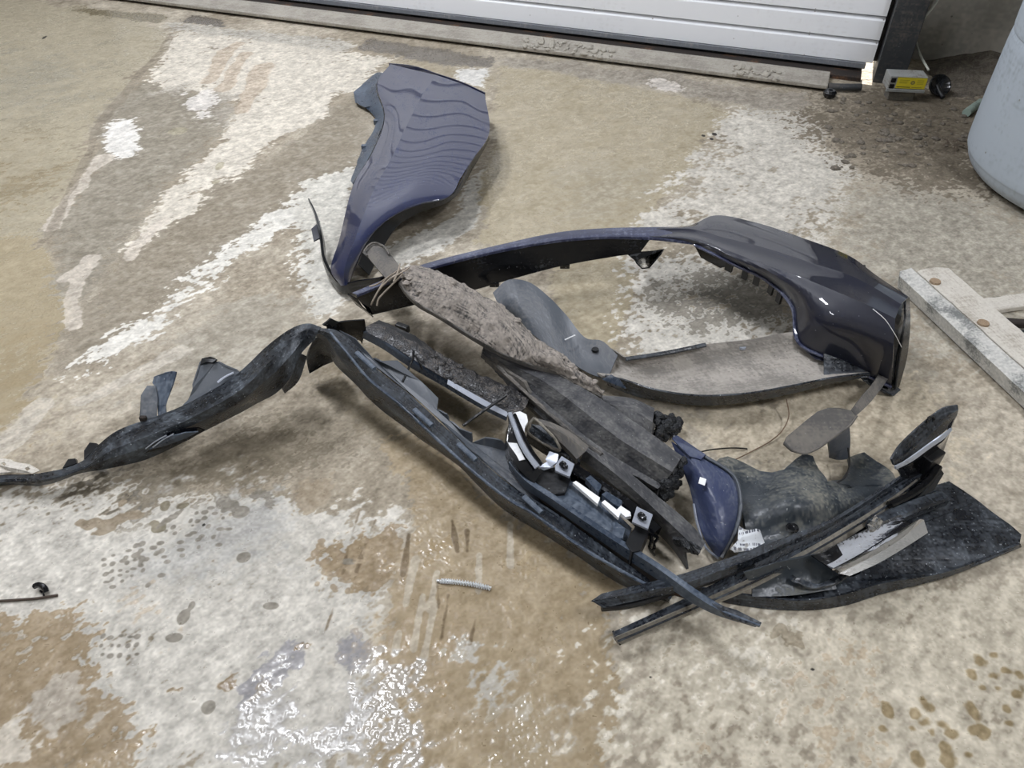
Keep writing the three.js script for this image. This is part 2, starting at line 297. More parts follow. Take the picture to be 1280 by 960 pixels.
// far left: wet silt, the puddle, and the damp bands
stain(poly([-60, -20], [160, 20], [212, 42], [168, 98], [128, 160], [96, 230], [70, 300], [-60, 330]), SILT, { blur: 0.06, wet: 0.75, fine: 0.1 });
stain(poly([-40, 60], [70, 60], [100, 110], [60, 160], [-40, 170]), [158, 152, 136], { a: 0.7, blur: 0.2, e: 0.3, wet: 0.85 });
stain(poly([-40, 165], [40, 180], [60, 215], [20, 270], [-40, 290]), [140, 126, 100], { a: 0.7, blur: 0.15, e: 0.3, wet: 0.85 });
stain(poly([-60, 305], [40, 300], [80, 330], [84, 400], [66, 470], [30, 530], [-60, 560]), [178, 165, 138], { blur: 0.04, wet: 1, fine: 0.1, amp: 0.2 });
stain(poly([-60, 420], [70, 400], [68, 470], [20, 530], [-60, 560]), [156, 140, 110], { a: 0.65, blur: 0.12, e: 0.3, wet: 1 });
stain(poly([215, 92], [290, 120], [270, 180], [200, 245], [120, 345], [66, 420], [60, 300], [100, 235], [130, 160], [170, 105]), [150, 142, 126], { wet: 0.6 });
stain(poly([120, 345], [200, 260], [340, 200], [400, 145], [440, 118], [466, 100], [462, 150], [445, 215], [390, 262], [300, 310], [210, 380], [110, 470], [60, 440]), [152, 142, 124], { wet: 0.65, blur: 0.04 });
// pale dried mud upper left
stain(poly([222, 34], [300, 44], [420, 62], [492, 74], [452, 106], [420, 118], [400, 148], [352, 168], [340, 192], [300, 226], [268, 226], [240, 262], [200, 282], [160, 322], [170, 280], [220, 230], [262, 190], [300, 130], [250, 112], [196, 104], [190, 84]), CREAM, { blur: 0.03, amp: 0.5 });
stain(poly([196, 96], [250, 108], [296, 122], [282, 160], [240, 150], [214, 110]), [164, 157, 144], { a: 0.75, blur: 0.06, amp: 0.7 });
stain(lines(16, [[290, 56], [260, 100]], [[310, 66], [282, 110]], [[330, 80], [300, 140]]), [184, 166, 144], { a: 0.6, blur: 0.03, amp: 0.6 });
stain(poly([226, 118], [262, 110], [272, 132], [250, 150], [232, 140]), [222, 216, 208], { a: 0.9, blur: 0.015, amp: 1.1 });
stain(poly([140, 152], [160, 148], [174, 162], [172, 186], [160, 198], [136, 190], [130, 178]), [226, 222, 214], { blur: 0.015, amp: 0.4 });
stain(lines(14, [[130, 195], [106, 225], [80, 260], [66, 285]], [[200, 275], [176, 300], [160, 320]], [[110, 318], [96, 340]], [[75, 345], [100, 330], [80, 375], [86, 410]]), [206, 196, 182], { a: 0.8, blur: 0.02, amp: 0.9 });
stain(lines(9, [[216, 42], [172, 98], [128, 158], [92, 230], [62, 300]]), [130, 120, 104], { a: 0.5, blur: 0.015, amp: 0.8 });
// the white diagonal streak and the pale field round the left panel
stain(poly([446, 206], [430, 262], [420, 320], [408, 356], [372, 352], [362, 330], [376, 300], [366, 285], [330, 300], [298, 318], [280, 352], [240, 372], [200, 402], [150, 432], [106, 470], [84, 492], [92, 470], [140, 420], [196, 382], [234, 346], [272, 320], [306, 300], [340, 268], [392, 226]), [218, 214, 204], { blur: 0.02, amp: 0.7, fine: 0.6 });
stain(poly([376, 230], [450, 200], [440, 330], [440, 372], [400, 396], [350, 400], [330, 420], [380, 372], [372, 330]), [208, 204, 193], { blur: 0.03, amp: 0.4 });
stain(poly([612, 196], [606, 240], [588, 290], [560, 312], [500, 338], [470, 340], [480, 310], [530, 290], [570, 262], [598, 214]), [206, 202, 192], { blur: 0.02, amp: 0.4 });
stain(poly([286, 372], [380, 366], [372, 410], [300, 470], [230, 520], [170, 520], [200, 460], [230, 410]), [166, 158, 142], { wet: 0.5, blur: 0.04, amp: 0.6 });
stain(lines(20, [[60, 500], [20, 545], [-20, 580]], [[100, 500], [150, 470], [210, 440]]), [196, 188, 174], { a: 0.8, blur: 0.03, amp: 0.9 });
// silt sheet in the middle of the far side
stain(poly([620, 80], [690, 92], [770, 102], [880, 126], [930, 150], [884, 176], [838, 246], [806, 286], [700, 300], [600, 316], [596, 300], [612, 240], [614, 160]), [180, 168, 142], { blur: 0.03, wet: 0.85, fine: 0.1, amp: 0.3 });
stain(poly([690, 320], [786, 320], [790, 390], [778, 452], [690, 440]), [176, 164, 138], { blur: 0.02, wet: 0.7, fine: 0.15 });
stain(poly([690, 210], [800, 200], [820, 250], [760, 290], [700, 270]), [164, 156, 138], { a: 0.5, blur: 0.1, e: 0.3 });
stain(poly([500, 74], [612, 86], [618, 104], [600, 116], [470, 84]), [172, 160, 136], { wet: 0.8, blur: 0.03 });
stain(poly([570, 84], [612, 84], [596, 112], [566, 96]), [220, 217, 210], { blur: 0.02 });
stain(poly([450, 48], [560, 62], [618, 74], [616, 84], [540, 78], [446, 62]), [120, 112, 100], { wet: 0.9, blur: 0.02 });
stain(poly([90, 8], [205, 20], [200, 30], [100, 14]), [138, 128, 104], { wet: 0.95, blur: 0.02 });
stain(poly([240, 18], [290, 26], [278, 36], [222, 28]), [112, 104, 92], { wet: 0.95, blur: 0.02 });
stain(poly([200, 28], [290, 36], [430, 52], [446, 66], [300, 50], [214, 38]), [186, 180, 168], { blur: 0.03 });
// right far side: mottled pale field and soil in the corner
stain(poly([800, 290], [862, 214], [906, 150], [1000, 128], [1040, 150], [1066, 220], [1040, 300], [960, 300], [880, 290]), [206, 200, 188], { blur: 0.06, amp: 0.75, fine: 0.4 });
stain(poly([786, 320], [860, 316], [960, 360], [1000, 420], [880, 440], [786, 452], [780, 400]), [206, 201, 190], { blur: 0.03, amp: 0.5, fine: 0.7 });
stain(poly([820, 356], [900, 350], [980, 362], [990, 392], [900, 398], [830, 392]), [118, 112, 100], { a: 0.75, blur: 0.05, amp: 0.8, fine: 0.7, wet: 0.5 });
stain(poly([1060, 210], [1300, 260], [1300, 430], [1180, 470], [1130, 500], [1140, 380], [1060, 310]), [172, 165, 150], { blur: 0.1, amp: 0.3 });
stain(poly([996, 128], [1034, 118], [1130, 110], [1260, 110], [1260, 240], [1190, 244], [1110, 226], [1060, 196], [1016, 160]), [124, 114, 98], { blur: 0.08, amp: 0.5, fine: 0.6 });
stain(poly([1050, 130], [1130, 126], [1230, 150], [1240, 236], [1150, 210], [1090, 180]), SOIL, { a: 0.7, blur: 0.12, e: 0.25, amp: 0.6, fine: 0.8 });
stain(poly([640, 72], [760, 84], [900, 104], [1030, 124], [1000, 138], [900, 124], [760, 100], [620, 82]), [158, 150, 137], { a: 0.9, blur: 0.03, amp: 0.5 });
stain(poly([810, 96], [850, 106], [846, 116], [806, 106]), [208, 200, 190], { blur: 0.02 });
// under and in front of the heap
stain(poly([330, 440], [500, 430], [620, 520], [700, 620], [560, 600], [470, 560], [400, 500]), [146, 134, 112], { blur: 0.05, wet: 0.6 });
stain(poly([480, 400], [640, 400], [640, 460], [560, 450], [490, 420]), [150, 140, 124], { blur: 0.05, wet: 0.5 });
stain(poly([850, 500], [1060, 470], [1180, 500], [1210, 600], [1000, 600], [880, 590]), [190, 178, 156], { blur: 0.06, amp: 0.4 });
stain(poly([-40, 610], [60, 610], [200, 590], [300, 620], [480, 640], [500, 680], [470, 780], [470, 990], [-40, 990]), [206, 201, 190], { blur: 0.05, amp: 0.3 });
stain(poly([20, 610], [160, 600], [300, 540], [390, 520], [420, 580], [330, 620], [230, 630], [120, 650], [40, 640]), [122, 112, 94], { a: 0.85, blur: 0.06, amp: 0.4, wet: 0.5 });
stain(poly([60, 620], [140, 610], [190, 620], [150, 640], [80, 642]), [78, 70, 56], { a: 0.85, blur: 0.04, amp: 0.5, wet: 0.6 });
stain(poly([-40, 776], [60, 764], [100, 772], [130, 800], [124, 828], [160, 868], [168, 920], [156, 990], [-40, 990]), [156, 138, 110], { blur: 0.025, amp: 0.4, wet: 0.7, fine: 0.35 });
stain(poly([-20, 890], [30, 882], [44, 900], [30, 940], [-20, 960]), [200, 192, 178], { a: 0.9, blur: 0.02, amp: 0.8 });
stain(poly([60, 840], [110, 838], [150, 870], [130, 890], [70, 876]), [186, 180, 170], { a: 0.7, blur: 0.03, amp: 0.9 });
stain(poly([200, 640], [290, 620], [360, 620], [350, 700], [290, 740], [200, 720], [180, 680]), [176, 174, 168], { a: 0.8, blur: 0.07, amp: 0.5, e: 0.25 });
stain(poly([270, 640], [330, 650], [320, 700], [270, 700]), [142, 141, 138], { a: 0.6, blur: 0.06, e: 0.25 });
stain(poly([150, 750], [200, 730], [228, 742], [230, 770], [180, 784], [140, 776]), [178, 164, 144], { a: 0.8, blur: 0.03, amp: 0.7 });
stain(poly([376, 600], [420, 600], [424, 636], [396, 640], [368, 628]), [160, 146, 124], { a: 0.9, blur: 0.02, amp: 0.6, wet: 0.5 });
stain(poly([395, 690], [470, 664], [500, 690], [478, 736], [420, 734], [400, 712]), [152, 134, 106], { blur: 0.02, amp: 0.6, wet: 0.6 });
stain(polys([[418, 800], [440, 790], [462, 800], [462, 830], [430, 844], [420, 826]], [[355, 806], [378, 800], [376, 836], [352, 842]], [[310, 840], [330, 820], [350, 830], [340, 860], [300, 890], [280, 880]]), [150, 148, 150], { a: 0.85, blur: 0.015, amp: 0.6, wet: 0.6 });
stain(polys([[202, 850], [232, 842], [236, 858], [204, 870]], [[262, 856], [284, 830], [294, 836], [276, 872]], [[306, 866], [326, 846], [334, 858], [312, 880]], [[180, 888], [192, 882], [188, 900]], [[376, 804], [392, 806], [390, 820], [378, 820]], [[312, 926], [330, 912], [334, 930]]), [126, 106, 76], { a: 0.9, blur: 0.012, amp: 0.7, wet: 0.8 });
stain(poly([284, 880], [340, 840], [370, 870], [350, 900], [320, 960], [276, 960]), [178, 174, 168], { a: 0.8, blur: 0.03, amp: 0.9, wet: 0.95 });
// brown wet band
stain(poly([470, 560], [530, 540], [600, 604], [700, 680], [770, 740], [760, 800], [770, 860], [750, 990], [440, 990], [462, 900], [476, 836], [486, 780], [478, 744], [492, 700], [512, 668], [500, 600]), [166, 149, 120], { blur: 0.02, amp: 0.3, wet: 0.7 });
stain(poly([470, 760], [560, 700], [600, 760], [590, 860], [540, 900], [480, 860]), [152, 132, 100], { a: 0.7, blur: 0.08, e: 0.3, wet: 0.7 });
stain(poly([552, 836], [592, 816], [588, 876], [556, 886]), [150, 122, 76], { a: 0.7, blur: 0.04, e: 0.25, wet: 0.8 });
stain(lines(7, [[517, 700], [506, 756]], [[545, 714], [536, 760]], [[527, 742], [518, 815]], [[544, 752], [530, 826]], [[499, 790], [494, 820]], [[600, 690], [596, 740]], [[640, 650], [637, 706]]), [188, 178, 160], { a: 0.85, blur: 0.008, amp: 0.7 });
stain(lines(3, [[560, 740], [552, 800]], [[594, 770], [587, 820]], [[545, 724], [548, 760]], [[508, 668], [502, 720]], [[452, 636], [420, 740], [404, 790]], [[470, 650], [430, 750]], [[566, 650], [572, 690]], [[586, 662], [584, 690]]), [104, 88, 66], { a: 0.75, blur: 0.006, amp: 0.8 });
stain(poly([590, 792], [632, 790], [652, 820], [652, 872], [612, 884], [586, 868]), [180, 176, 166], { a: 0.85, blur: 0.03, amp: 0.5, wet: 0.75 });
stain(polys([[630, 782], [652, 780], [646, 792], [630, 794]], [[692, 830], [702, 826], [704, 840]], [[712, 824], [722, 822], [718, 838]]), [112, 94, 68], { a: 0.8, blur: 0.015, amp: 0.7 });
stain(poly([404, 880], [470, 850], [520, 900], [560, 960], [560, 990], [380, 990]), [176, 172, 166], { a: 0.75, blur: 0.06, amp: 0.8, wet: 1 });
stain(poly([640, 830], [730, 840], [770, 990], [560, 990], [600, 900]), [164, 150, 124], { a: 0.6, blur: 0.08, wet: 0.85 });
stain(poly([714, 830], [760, 800], [760, 900], [740, 990], [700, 990]), [170, 162, 148], { a: 0.7, blur: 0.05, wet: 0.5 });
// bottom right
stain(poly([760, 790], [900, 770], [1010, 770], [1140, 740], [1320, 690], [1320, 990], [745, 990], [752, 880]), [196, 187, 168], { blur: 0.05, amp: 0.35, fine: 0.5 });
stain(poly([820, 780], [930, 790], [990, 850], [960, 920], [860, 900], [800, 860], [790, 810]), [212, 205, 190], { a: 0.8, blur: 0.1, amp: 0.8, fine: 0.7 });
stain(polys([[990, 834], [1022, 830], [1050, 860], [1064, 900], [1010, 900]], [[846, 916], [900, 910], [950, 940], [950, 980], [850, 980]], [[1008, 916], [1060, 910], [1128, 920], [1120, 960], [1000, 980]], [[1040, 800], [1086, 796], [1090, 820], [1050, 830]], [[876, 846], [910, 846], [906, 880], [880, 880]]), [166, 149, 124], { a: 0.75, blur: 0.04, amp: 0.7, fine: 0.4 });
stain(poly([1262, 916], [1300, 900], [1300, 950], [1250, 944]), [112, 104, 78], { a: 0.9, blur: 0.03, amp: 0.6 });
stain(lines(9, [[816, 814], [836, 806], [862, 796], [890, 785]], [[962, 788], [990, 796], [1012, 798]]), [132, 120, 98], { a: 0.7, blur: 0.03, amp: 1.4, fine: 1.2 });
stain(poly([1240, 690], [1320, 680], [1320, 740], [1240, 740]), [172, 164, 148], { a: 0.5, blur: 0.1, e: 0.3 });
// boot and paw tread marks
const blobs = (list, r) => ({ dots: list, r });
stain(blobs([[100, 655, 10, 5], [118, 652, 9, 5], [108, 660, 8, 4], [132, 658, 13, 9], [150, 648, 10, 6], [166, 644, 12, 5], [98, 669, 4, 3], [115, 668, 5, 3], [127, 666, 6, 4], [152, 630, 5, 6]], 1), [146, 132, 110], { blur: 0.006, amp: 0.5, a: 0.9, wet: 0.5 });
stain(blobs([[190, 653, 7, 3], [197, 660, 10, 6], [206, 650, 6, 3], [222, 634, 9, 3], [228, 630, 9, 3], [204, 632, 7, 8]], 1), [128, 120, 100], { blur: 0.005, amp: 0.5, a: 0.9, wet: 0.5 });
{
  const t = [];   // sole with radial lugs
  t.push([300, 640, 11, 8], [290, 632, 8, 7], [278, 628, 9, 8]);
  for (let a = 0; a < 12; a++) for (let b = -2; b < 4; b++) if (rnd() < 0.78 - 0.1 * Math.abs(b)) t.push([172 + 9.5 * a + b * 3.5 + 6 * rnd(), 700 - 5.2 * a + b * 8.6 + 5 * rnd(), 2.4 + rnd() * 3, 1.8 + rnd() * 1.9]);
  for (let a = 0; a < 6; a++) for (let b = 0; b < 5; b++) if (rnd() < 0.75) t.push([128 + 9 * a + 7 * rnd(), 733 - 4 * a - b * 9 + 6 * rnd(), 1.8 + rnd() * 2.8, 1.6 + rnd() * 1.8]);
  for (let a = 0; a < 5; a++) for (let b = 0; b < 3; b++) t.push([126 + 11 * a + 4 * rnd(), 794 + 11 * b + 4 * rnd(), 2.6 + rnd() * 2.4, 2.2 + rnd() * 2]);
  t.push([304, 696, 9, 7], [338, 757, 10, 5], [230, 770, 8, 10], [218, 796, 11, 6], [240, 756, 4, 6], [260, 884, 9, 9], [436, 702, 10, 4]);
  stain(blobs(t, 1), [134, 128, 116], { blur: 0.002, e: 0.2, amp: 0.12, fine: 0.2, a: 0.85, wet: 0.5 });
  const bars = []; for (let k = 0; k < 11; k++) { const a = -2.6 + k * 0.33; bars.push([[326 + 8 * Math.cos(a), 627 + 6 * Math.sin(a)], [326 + 17 * Math.cos(a), 627 + 14 * Math.sin(a)]]); }
  for (let k = 0; k < 4; k++) bars.push([[196 + 7 * k, 660 - 4 * k], [206 + 7 * k, 648 - 4 * k]]);
  stain(lines(3.4, ...bars), [134, 128, 116], { blur: 0.002, e: 0.2, amp: 0.12, fine: 0.2, a: 0.85, wet: 0.5 });
  const w = [];
  for (let k = 0; k < 60; k++) w.push([396 + rnd() * 70, 676 + rnd() * 66, 1.5 + rnd() * 4, 1.5 + rnd() * 3]);
  stain(blobs(w, 1), [160, 143, 118], { blur: 0.002, e: 0.2, amp: 0.15, fine: 0.2, a: 0.8 });
  const b = [];
  for (const [x, y, r, q] of [[1224, 826, 10, 9], [1213, 842, 6, 9], [1242, 844, 8, 7], [1240, 818, 7, 5], [1228, 860, 6, 5], [1244, 859, 5, 5], [1256, 838, 7, 6], [1272, 843, 6, 6], [1268, 868, 9, 8], [1256, 886, 6, 8], [1260, 904, 8, 6], [1163, 884, 9, 8], [1156, 876, 6, 8], [1144, 892, 8, 9], [1178, 906, 6, 6], [1166, 917, 5, 6], [1213, 886, 10, 11], [1220, 896, 9, 8], [1112, 888, 9, 12], [1105, 909, 7, 5], [1142, 910, 6, 5], [1152, 905, 5, 5], [1184, 938, 10, 18], [1148, 948, 9, 14], [1210, 944, 7, 5], [1186, 954, 10, 10], [1224, 914, 14, 12], [1190, 918, 10, 8], [1158, 902, 5, 5], [1276, 860, 5, 8]]) b.push([x, y, r, q]);
  stain(blobs(b.map(([x, y, r, q]) => [x, y, r * 0.86, q * 0.86]), 1), [136, 118, 84], { blur: 0.004, e: 0.3, amp: 0.4, fine: 0.5, a: 0.85, wet: 0.4 });
}
stain(blobs([[222, 164, 12, 5], [276, 208, 5, 6], [272, 228, 4, 3]], 1), [172, 164, 140], { blur: 0.006, a: 0.8 });
stain(blobs([[56, 47, 2, 2], [1081, 339, 2, 2], [1081, 332, 1.5, 1.5], [960, 330, 2, 2], [880, 170, 2.5, 1.5], [894, 168, 3, 2], [890, 174, 2.5, 1.5], [1104, 356, 2, 2], [1016, 836, 3, 2], [254, 656, 2, 2], [812, 846, 2, 2]], 1), [44, 40, 36], { blur: 0.002, fine: 0, amp: 0 });

function paintFloor(x0, x1, z0, z1, W, H) {
  const n = W * H, mpx = (x1 - x0) / W, mpz = (z1 - z0) / H;
  const R = new Float32Array(n), Gc = new Float32Array(n), B = new Float32Array(n), wet = new Float32Array(n), n1 = new Float32Array(n), n2 = new Float32Array(n), wx = new Float32Array(n), wz = new Float32Array(n);
  for (let j = 0, q = 0; j < H; j++) for (let i = 0; i < W; i++, q++) {
    const x = x0 + (i + 0.5) * mpx + 20, z = z0 + (j + 0.5) * mpz + 20, sx = x * 0.75 - z * 0.66, sz = z * 0.75 + x * 0.66;
    n1[q] = fbm(sx * 7, sz * 13, 4) - 0.5; n2[q] = fbm(sx * 52, sz * 78, 3) - 0.5;
    wx[q] = (fbm(x * 4 + 9, z * 4, 3) - 0.5) * 0.12; wz[q] = (fbm(x * 4 + 50, z * 4 + 70, 3) - 0.5) * 0.12;
    const m = fbm(x * 2.2, z * 2.2, 4), c = mixc([166, 155, 136], [188, 178, 160], sstep(0.35, 0.65, m + n1[q] * 0.4));
    R[q] = c[0]; Gc[q] = c[1]; B[q] = c[2]; wet[q] = 0.3;
  }
  const S = mpx < 0.003 ? 1 : 2, MW = W / S, MH = H / S, toI = (p) => [(p.x - x0) / (x1 - x0) * MW, (p.z - z0) / (z1 - z0) * MH];
  const cv = document.createElement('canvas'); cv.width = MW; cv.height = MH; const cx = cv.getContext('2d');
  const F = new Float32Array(MW * MH), T = new Float32Array(MW * MH);
  const floorAt = (q) => toI(P(q[0], Math.max(q[1], -40), 0));
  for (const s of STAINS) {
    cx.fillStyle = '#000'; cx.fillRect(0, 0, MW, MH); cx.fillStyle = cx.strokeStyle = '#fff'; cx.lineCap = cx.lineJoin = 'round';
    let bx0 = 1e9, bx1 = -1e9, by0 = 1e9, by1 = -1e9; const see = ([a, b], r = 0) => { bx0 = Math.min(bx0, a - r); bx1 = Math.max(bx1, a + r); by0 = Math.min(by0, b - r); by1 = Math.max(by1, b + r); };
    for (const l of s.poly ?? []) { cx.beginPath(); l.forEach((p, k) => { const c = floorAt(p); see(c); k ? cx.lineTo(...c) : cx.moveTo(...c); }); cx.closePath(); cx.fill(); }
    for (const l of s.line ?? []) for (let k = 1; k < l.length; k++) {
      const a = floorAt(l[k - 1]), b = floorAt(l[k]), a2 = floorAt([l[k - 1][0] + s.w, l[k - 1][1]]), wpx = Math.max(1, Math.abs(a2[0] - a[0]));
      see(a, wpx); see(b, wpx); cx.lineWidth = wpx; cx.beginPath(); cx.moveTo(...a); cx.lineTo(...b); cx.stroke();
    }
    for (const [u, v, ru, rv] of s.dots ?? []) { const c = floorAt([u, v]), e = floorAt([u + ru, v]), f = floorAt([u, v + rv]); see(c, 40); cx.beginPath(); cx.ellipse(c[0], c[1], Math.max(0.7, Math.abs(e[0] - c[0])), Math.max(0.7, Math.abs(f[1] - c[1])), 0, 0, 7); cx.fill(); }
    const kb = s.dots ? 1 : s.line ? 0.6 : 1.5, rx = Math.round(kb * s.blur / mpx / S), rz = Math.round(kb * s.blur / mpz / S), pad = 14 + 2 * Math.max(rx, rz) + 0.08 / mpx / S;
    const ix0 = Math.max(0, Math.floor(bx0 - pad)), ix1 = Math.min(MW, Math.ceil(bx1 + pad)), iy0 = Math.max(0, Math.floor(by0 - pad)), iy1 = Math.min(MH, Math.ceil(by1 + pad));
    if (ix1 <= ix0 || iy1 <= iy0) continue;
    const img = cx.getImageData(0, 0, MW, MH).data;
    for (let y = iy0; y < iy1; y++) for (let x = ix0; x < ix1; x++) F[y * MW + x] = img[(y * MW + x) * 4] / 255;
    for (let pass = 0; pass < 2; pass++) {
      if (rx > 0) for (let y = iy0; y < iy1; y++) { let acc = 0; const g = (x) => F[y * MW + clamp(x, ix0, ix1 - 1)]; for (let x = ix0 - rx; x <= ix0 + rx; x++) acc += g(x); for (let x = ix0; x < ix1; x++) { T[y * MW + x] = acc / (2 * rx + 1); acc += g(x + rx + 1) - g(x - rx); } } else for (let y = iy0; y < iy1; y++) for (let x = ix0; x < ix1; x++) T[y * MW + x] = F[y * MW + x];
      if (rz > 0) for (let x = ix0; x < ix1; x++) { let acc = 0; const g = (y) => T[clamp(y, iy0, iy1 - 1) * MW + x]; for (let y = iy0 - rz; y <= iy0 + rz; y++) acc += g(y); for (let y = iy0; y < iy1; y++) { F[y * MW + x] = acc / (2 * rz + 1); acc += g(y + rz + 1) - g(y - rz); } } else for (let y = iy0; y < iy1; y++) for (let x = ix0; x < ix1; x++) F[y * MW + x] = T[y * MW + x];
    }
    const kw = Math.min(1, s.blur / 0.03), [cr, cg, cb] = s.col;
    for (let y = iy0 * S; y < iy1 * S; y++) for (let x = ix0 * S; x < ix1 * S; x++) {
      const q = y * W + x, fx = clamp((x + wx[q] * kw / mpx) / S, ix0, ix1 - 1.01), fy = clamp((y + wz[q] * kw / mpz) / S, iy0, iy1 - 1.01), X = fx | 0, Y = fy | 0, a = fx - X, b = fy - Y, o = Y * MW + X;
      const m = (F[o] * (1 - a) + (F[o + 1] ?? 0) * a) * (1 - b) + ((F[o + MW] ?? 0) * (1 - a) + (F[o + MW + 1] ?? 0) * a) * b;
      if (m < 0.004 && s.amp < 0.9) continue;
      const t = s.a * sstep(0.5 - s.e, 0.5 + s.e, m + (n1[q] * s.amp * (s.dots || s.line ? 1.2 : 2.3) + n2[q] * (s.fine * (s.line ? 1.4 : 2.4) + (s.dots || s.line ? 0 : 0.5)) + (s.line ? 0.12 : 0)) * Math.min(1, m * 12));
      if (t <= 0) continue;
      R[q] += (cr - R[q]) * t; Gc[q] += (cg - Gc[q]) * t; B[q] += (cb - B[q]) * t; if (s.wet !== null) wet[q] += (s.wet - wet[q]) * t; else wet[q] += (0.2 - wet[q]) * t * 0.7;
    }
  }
  const col = new Uint8Array(n * 4), bmp = new Uint8Array(n * 4), rW = W / 2, rH = H / 2, rgh = new Uint8Array(rW * rH * 4);
  for (let j = 0, q = 0; j < H; j++) for (let i = 0; i < W; i++, q++) {
    const x = x0 + (i + 0.5) * mpx + 20, z = z0 + (j + 0.5) * mpz + 20, dry = 1 - wet[q], grit = vn(x * 170, z * 170), g2 = vn(x * 61, z * 61), blotch = fbm(x * 27 + 3, z * 27, 3) - 0.5;
    const d = n2[q] * (26 + 50 * dry) + (grit - 0.5) * (8 + 26 * dry) + blotch * (12 + 40 * dry) + n1[q] * 14;
    const speck = grit > 0.93 && g2 > 0.6 ? -36 : grit < 0.05 && g2 < 0.5 ? 26 * (0.4 + dry) : 0;
    const o = ((H - 1 - j) * W + i) * 4, L = [R[q] + d + speck, Gc[q] + d * 0.98 + speck, B[q] + d * 0.94 + speck];
    for (let c = 0; c < 3; c++) col[o + c] = clamp(srgb(lin(clamp(L[c], 10, 250)) / KLIT), 0, 250);
    const h = 120 + (n2[q] * 150 + blotch * 110) * (0.14 + 0.86 * dry * dry) + (grit - 0.5) * 34 + (g2 - 0.5) * 16;
    bmp[o] = bmp[o + 1] = bmp[o + 2] = clamp(h, 0, 255); col[o + 3] = bmp[o + 3] = 255;
    if (!(i & 1) && !(j & 1)) { const w = clamp(wet[q] + n1[q] * 0.5 + n2[q] * 0.5), r = (((rH - 1 - (j >> 1)) * rW) + (i >> 1)) * 4; rgh[r] = 0; rgh[r + 1] = 255 * (0.86 - 0.72 * sstep(0.5, 1.0, w)); rgh[r + 3] = 255; }
  }
  const E = THREE.ClampToEdgeWrapping;
  return new THREE.MeshStandardMaterial({ map: tex(col, W, H, true, [1, 1], E), roughnessMap: tex(rgh, rW, rH, false, [1, 1], E), roughness: 1, metalness: 0, bumpMap: tex(bmp, W, H, false, [1, 1], E), bumpScale: 0.009 });
}
const floor = new THREE.Group(); floor.name = 'floor'; floor.userData.kind = 'structure'; scene.add(floor);
function slab(x0, x1, z0, z1, mat, metres) {
  const g = new THREE.BoxGeometry(x1 - x0, 0.15, z1 - z0).translate((x0 + x1) / 2, -0.075, (z0 + z1) / 2), p = g.attributes.position, uv = g.attributes.uv;
  for (let i = 0; i < p.count; i++) uv.setXY(i, metres ? p.getX(i) : (p.getX(i) - x0) / (x1 - x0), metres ? p.getZ(i) : 1 - (p.getZ(i) - z0) / (z1 - z0));
  struct('concrete_slab', g, mat, floor);
}
const NEARF = [-2.2, 2.2, -2.62, -0.4], FARF = [-4.1, 3.3, -6.2, -2.62];
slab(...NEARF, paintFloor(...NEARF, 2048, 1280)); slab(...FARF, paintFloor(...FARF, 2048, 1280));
const plainFloor = dirtyMaterial({ base: [158, 148, 130], dust: [196, 189, 176], amount: 0.5, grains: 0.05, grain: [120, 110, 96], rough: 0.5, bump: 0.002, size: 1.5 });
for (const q of [[-11, -4.1, -9, 9], [3.3, 9, -9, 9], [-4.1, -2.2, -2.62, 9], [2.2, 3.3, -2.62, 9], [-2.2, 2.2, -0.4, 9]]) slab(...q, plainFloor, true);

// ---- walls, ceiling, gate (in the gate's own axes: x along, y up, z into the room)
const wallDoor = framed('wall_front');
struct('wall_section', box(S0, DL, 0, HC, N0 - 0.25, N0, 0), M.wall, wallDoor);
struct('wall_section', box(0.02, S1, 0, HC, N0 - 0.25, N0, 0), M.wall, wallDoor);
struct('lintel', box(DL, 0.02, DH - 0.1, HC, N0 - 0.25, N0, 0), M.wall, wallDoor);
struct('wall_left', box(S0 - 0.25, S0, 0, HC, N0 - 0.25, N1, 0), M.wall, framed('wall_left')); struct('wall_right', box(S1, S1 + 0.25, 0, HC, N0 - 0.25, N1, 0), M.wall, framed('wall_right'));
struct('wall_back', box(S0 - 0.25, S1 + 0.25, 0, HC, N1, N1 + 0.25, 0), M.wall, framed('wall_back')); struct('ceiling_slab', box(S0 - 0.25, S1 + 0.25, HC, HC + 0.2, N0 - 0.25, N1 + 0.25, 0), M.ceilingPaint, framed('ceiling'));
const ground = framed('outdoor_ground'); struct('snow', box(-14, 8, -0.2, -0.03, -14, N0 - 0.26, 0), plain(0xf2f4f6, 0.9), ground);
const gate = framed('door_1');
{ // sectional gate: each ribbed strip is a piece of its own
  const pitch = 0.1175, prof = [[0.003, -0.014], [0.0035, 0.007], [0.005, 0.009], [0.094, 0.009], [0.097, 0.0085], [0.112, -0.012], [0.112, -0.034], [0.1175, -0.034], [0.1175, -0.04], [0.0, -0.04], [0, -0.034], [0.003, -0.034]];
  const shape = new THREE.Shape(prof.map(([y, z]) => new THREE.Vector2(z, y)));
  const slat = boxUV(new THREE.ExtrudeGeometry(shape, { depth: -DL, bevelEnabled: false }).rotateY(Math.PI / 2).applyMatrix4(new THREE.Matrix4().makeScale(1, 1, 1)));
  slat.computeBoundingBox(); const b = slat.boundingBox;
  // after the turn the profile's depth runs along x and its z is flipped
  const g = slat.clone().rotateY(Math.PI); g.computeBoundingBox(); g.translate(-g.boundingBox.max.x, 0, 0);
  for (let k = 0; k * pitch + 0.065 < DH; k++) { const m = struct('door_slat', g, M.door, gate); m.position.set(0, 0.063 + k * pitch, 0); }
  struct('bottom_seal', box(DL, -0.03, 0.034, 0.064, -0.03, 0.016, 0.004), M.rubberGrey, gate);
}
const frame = framed('trim_1');
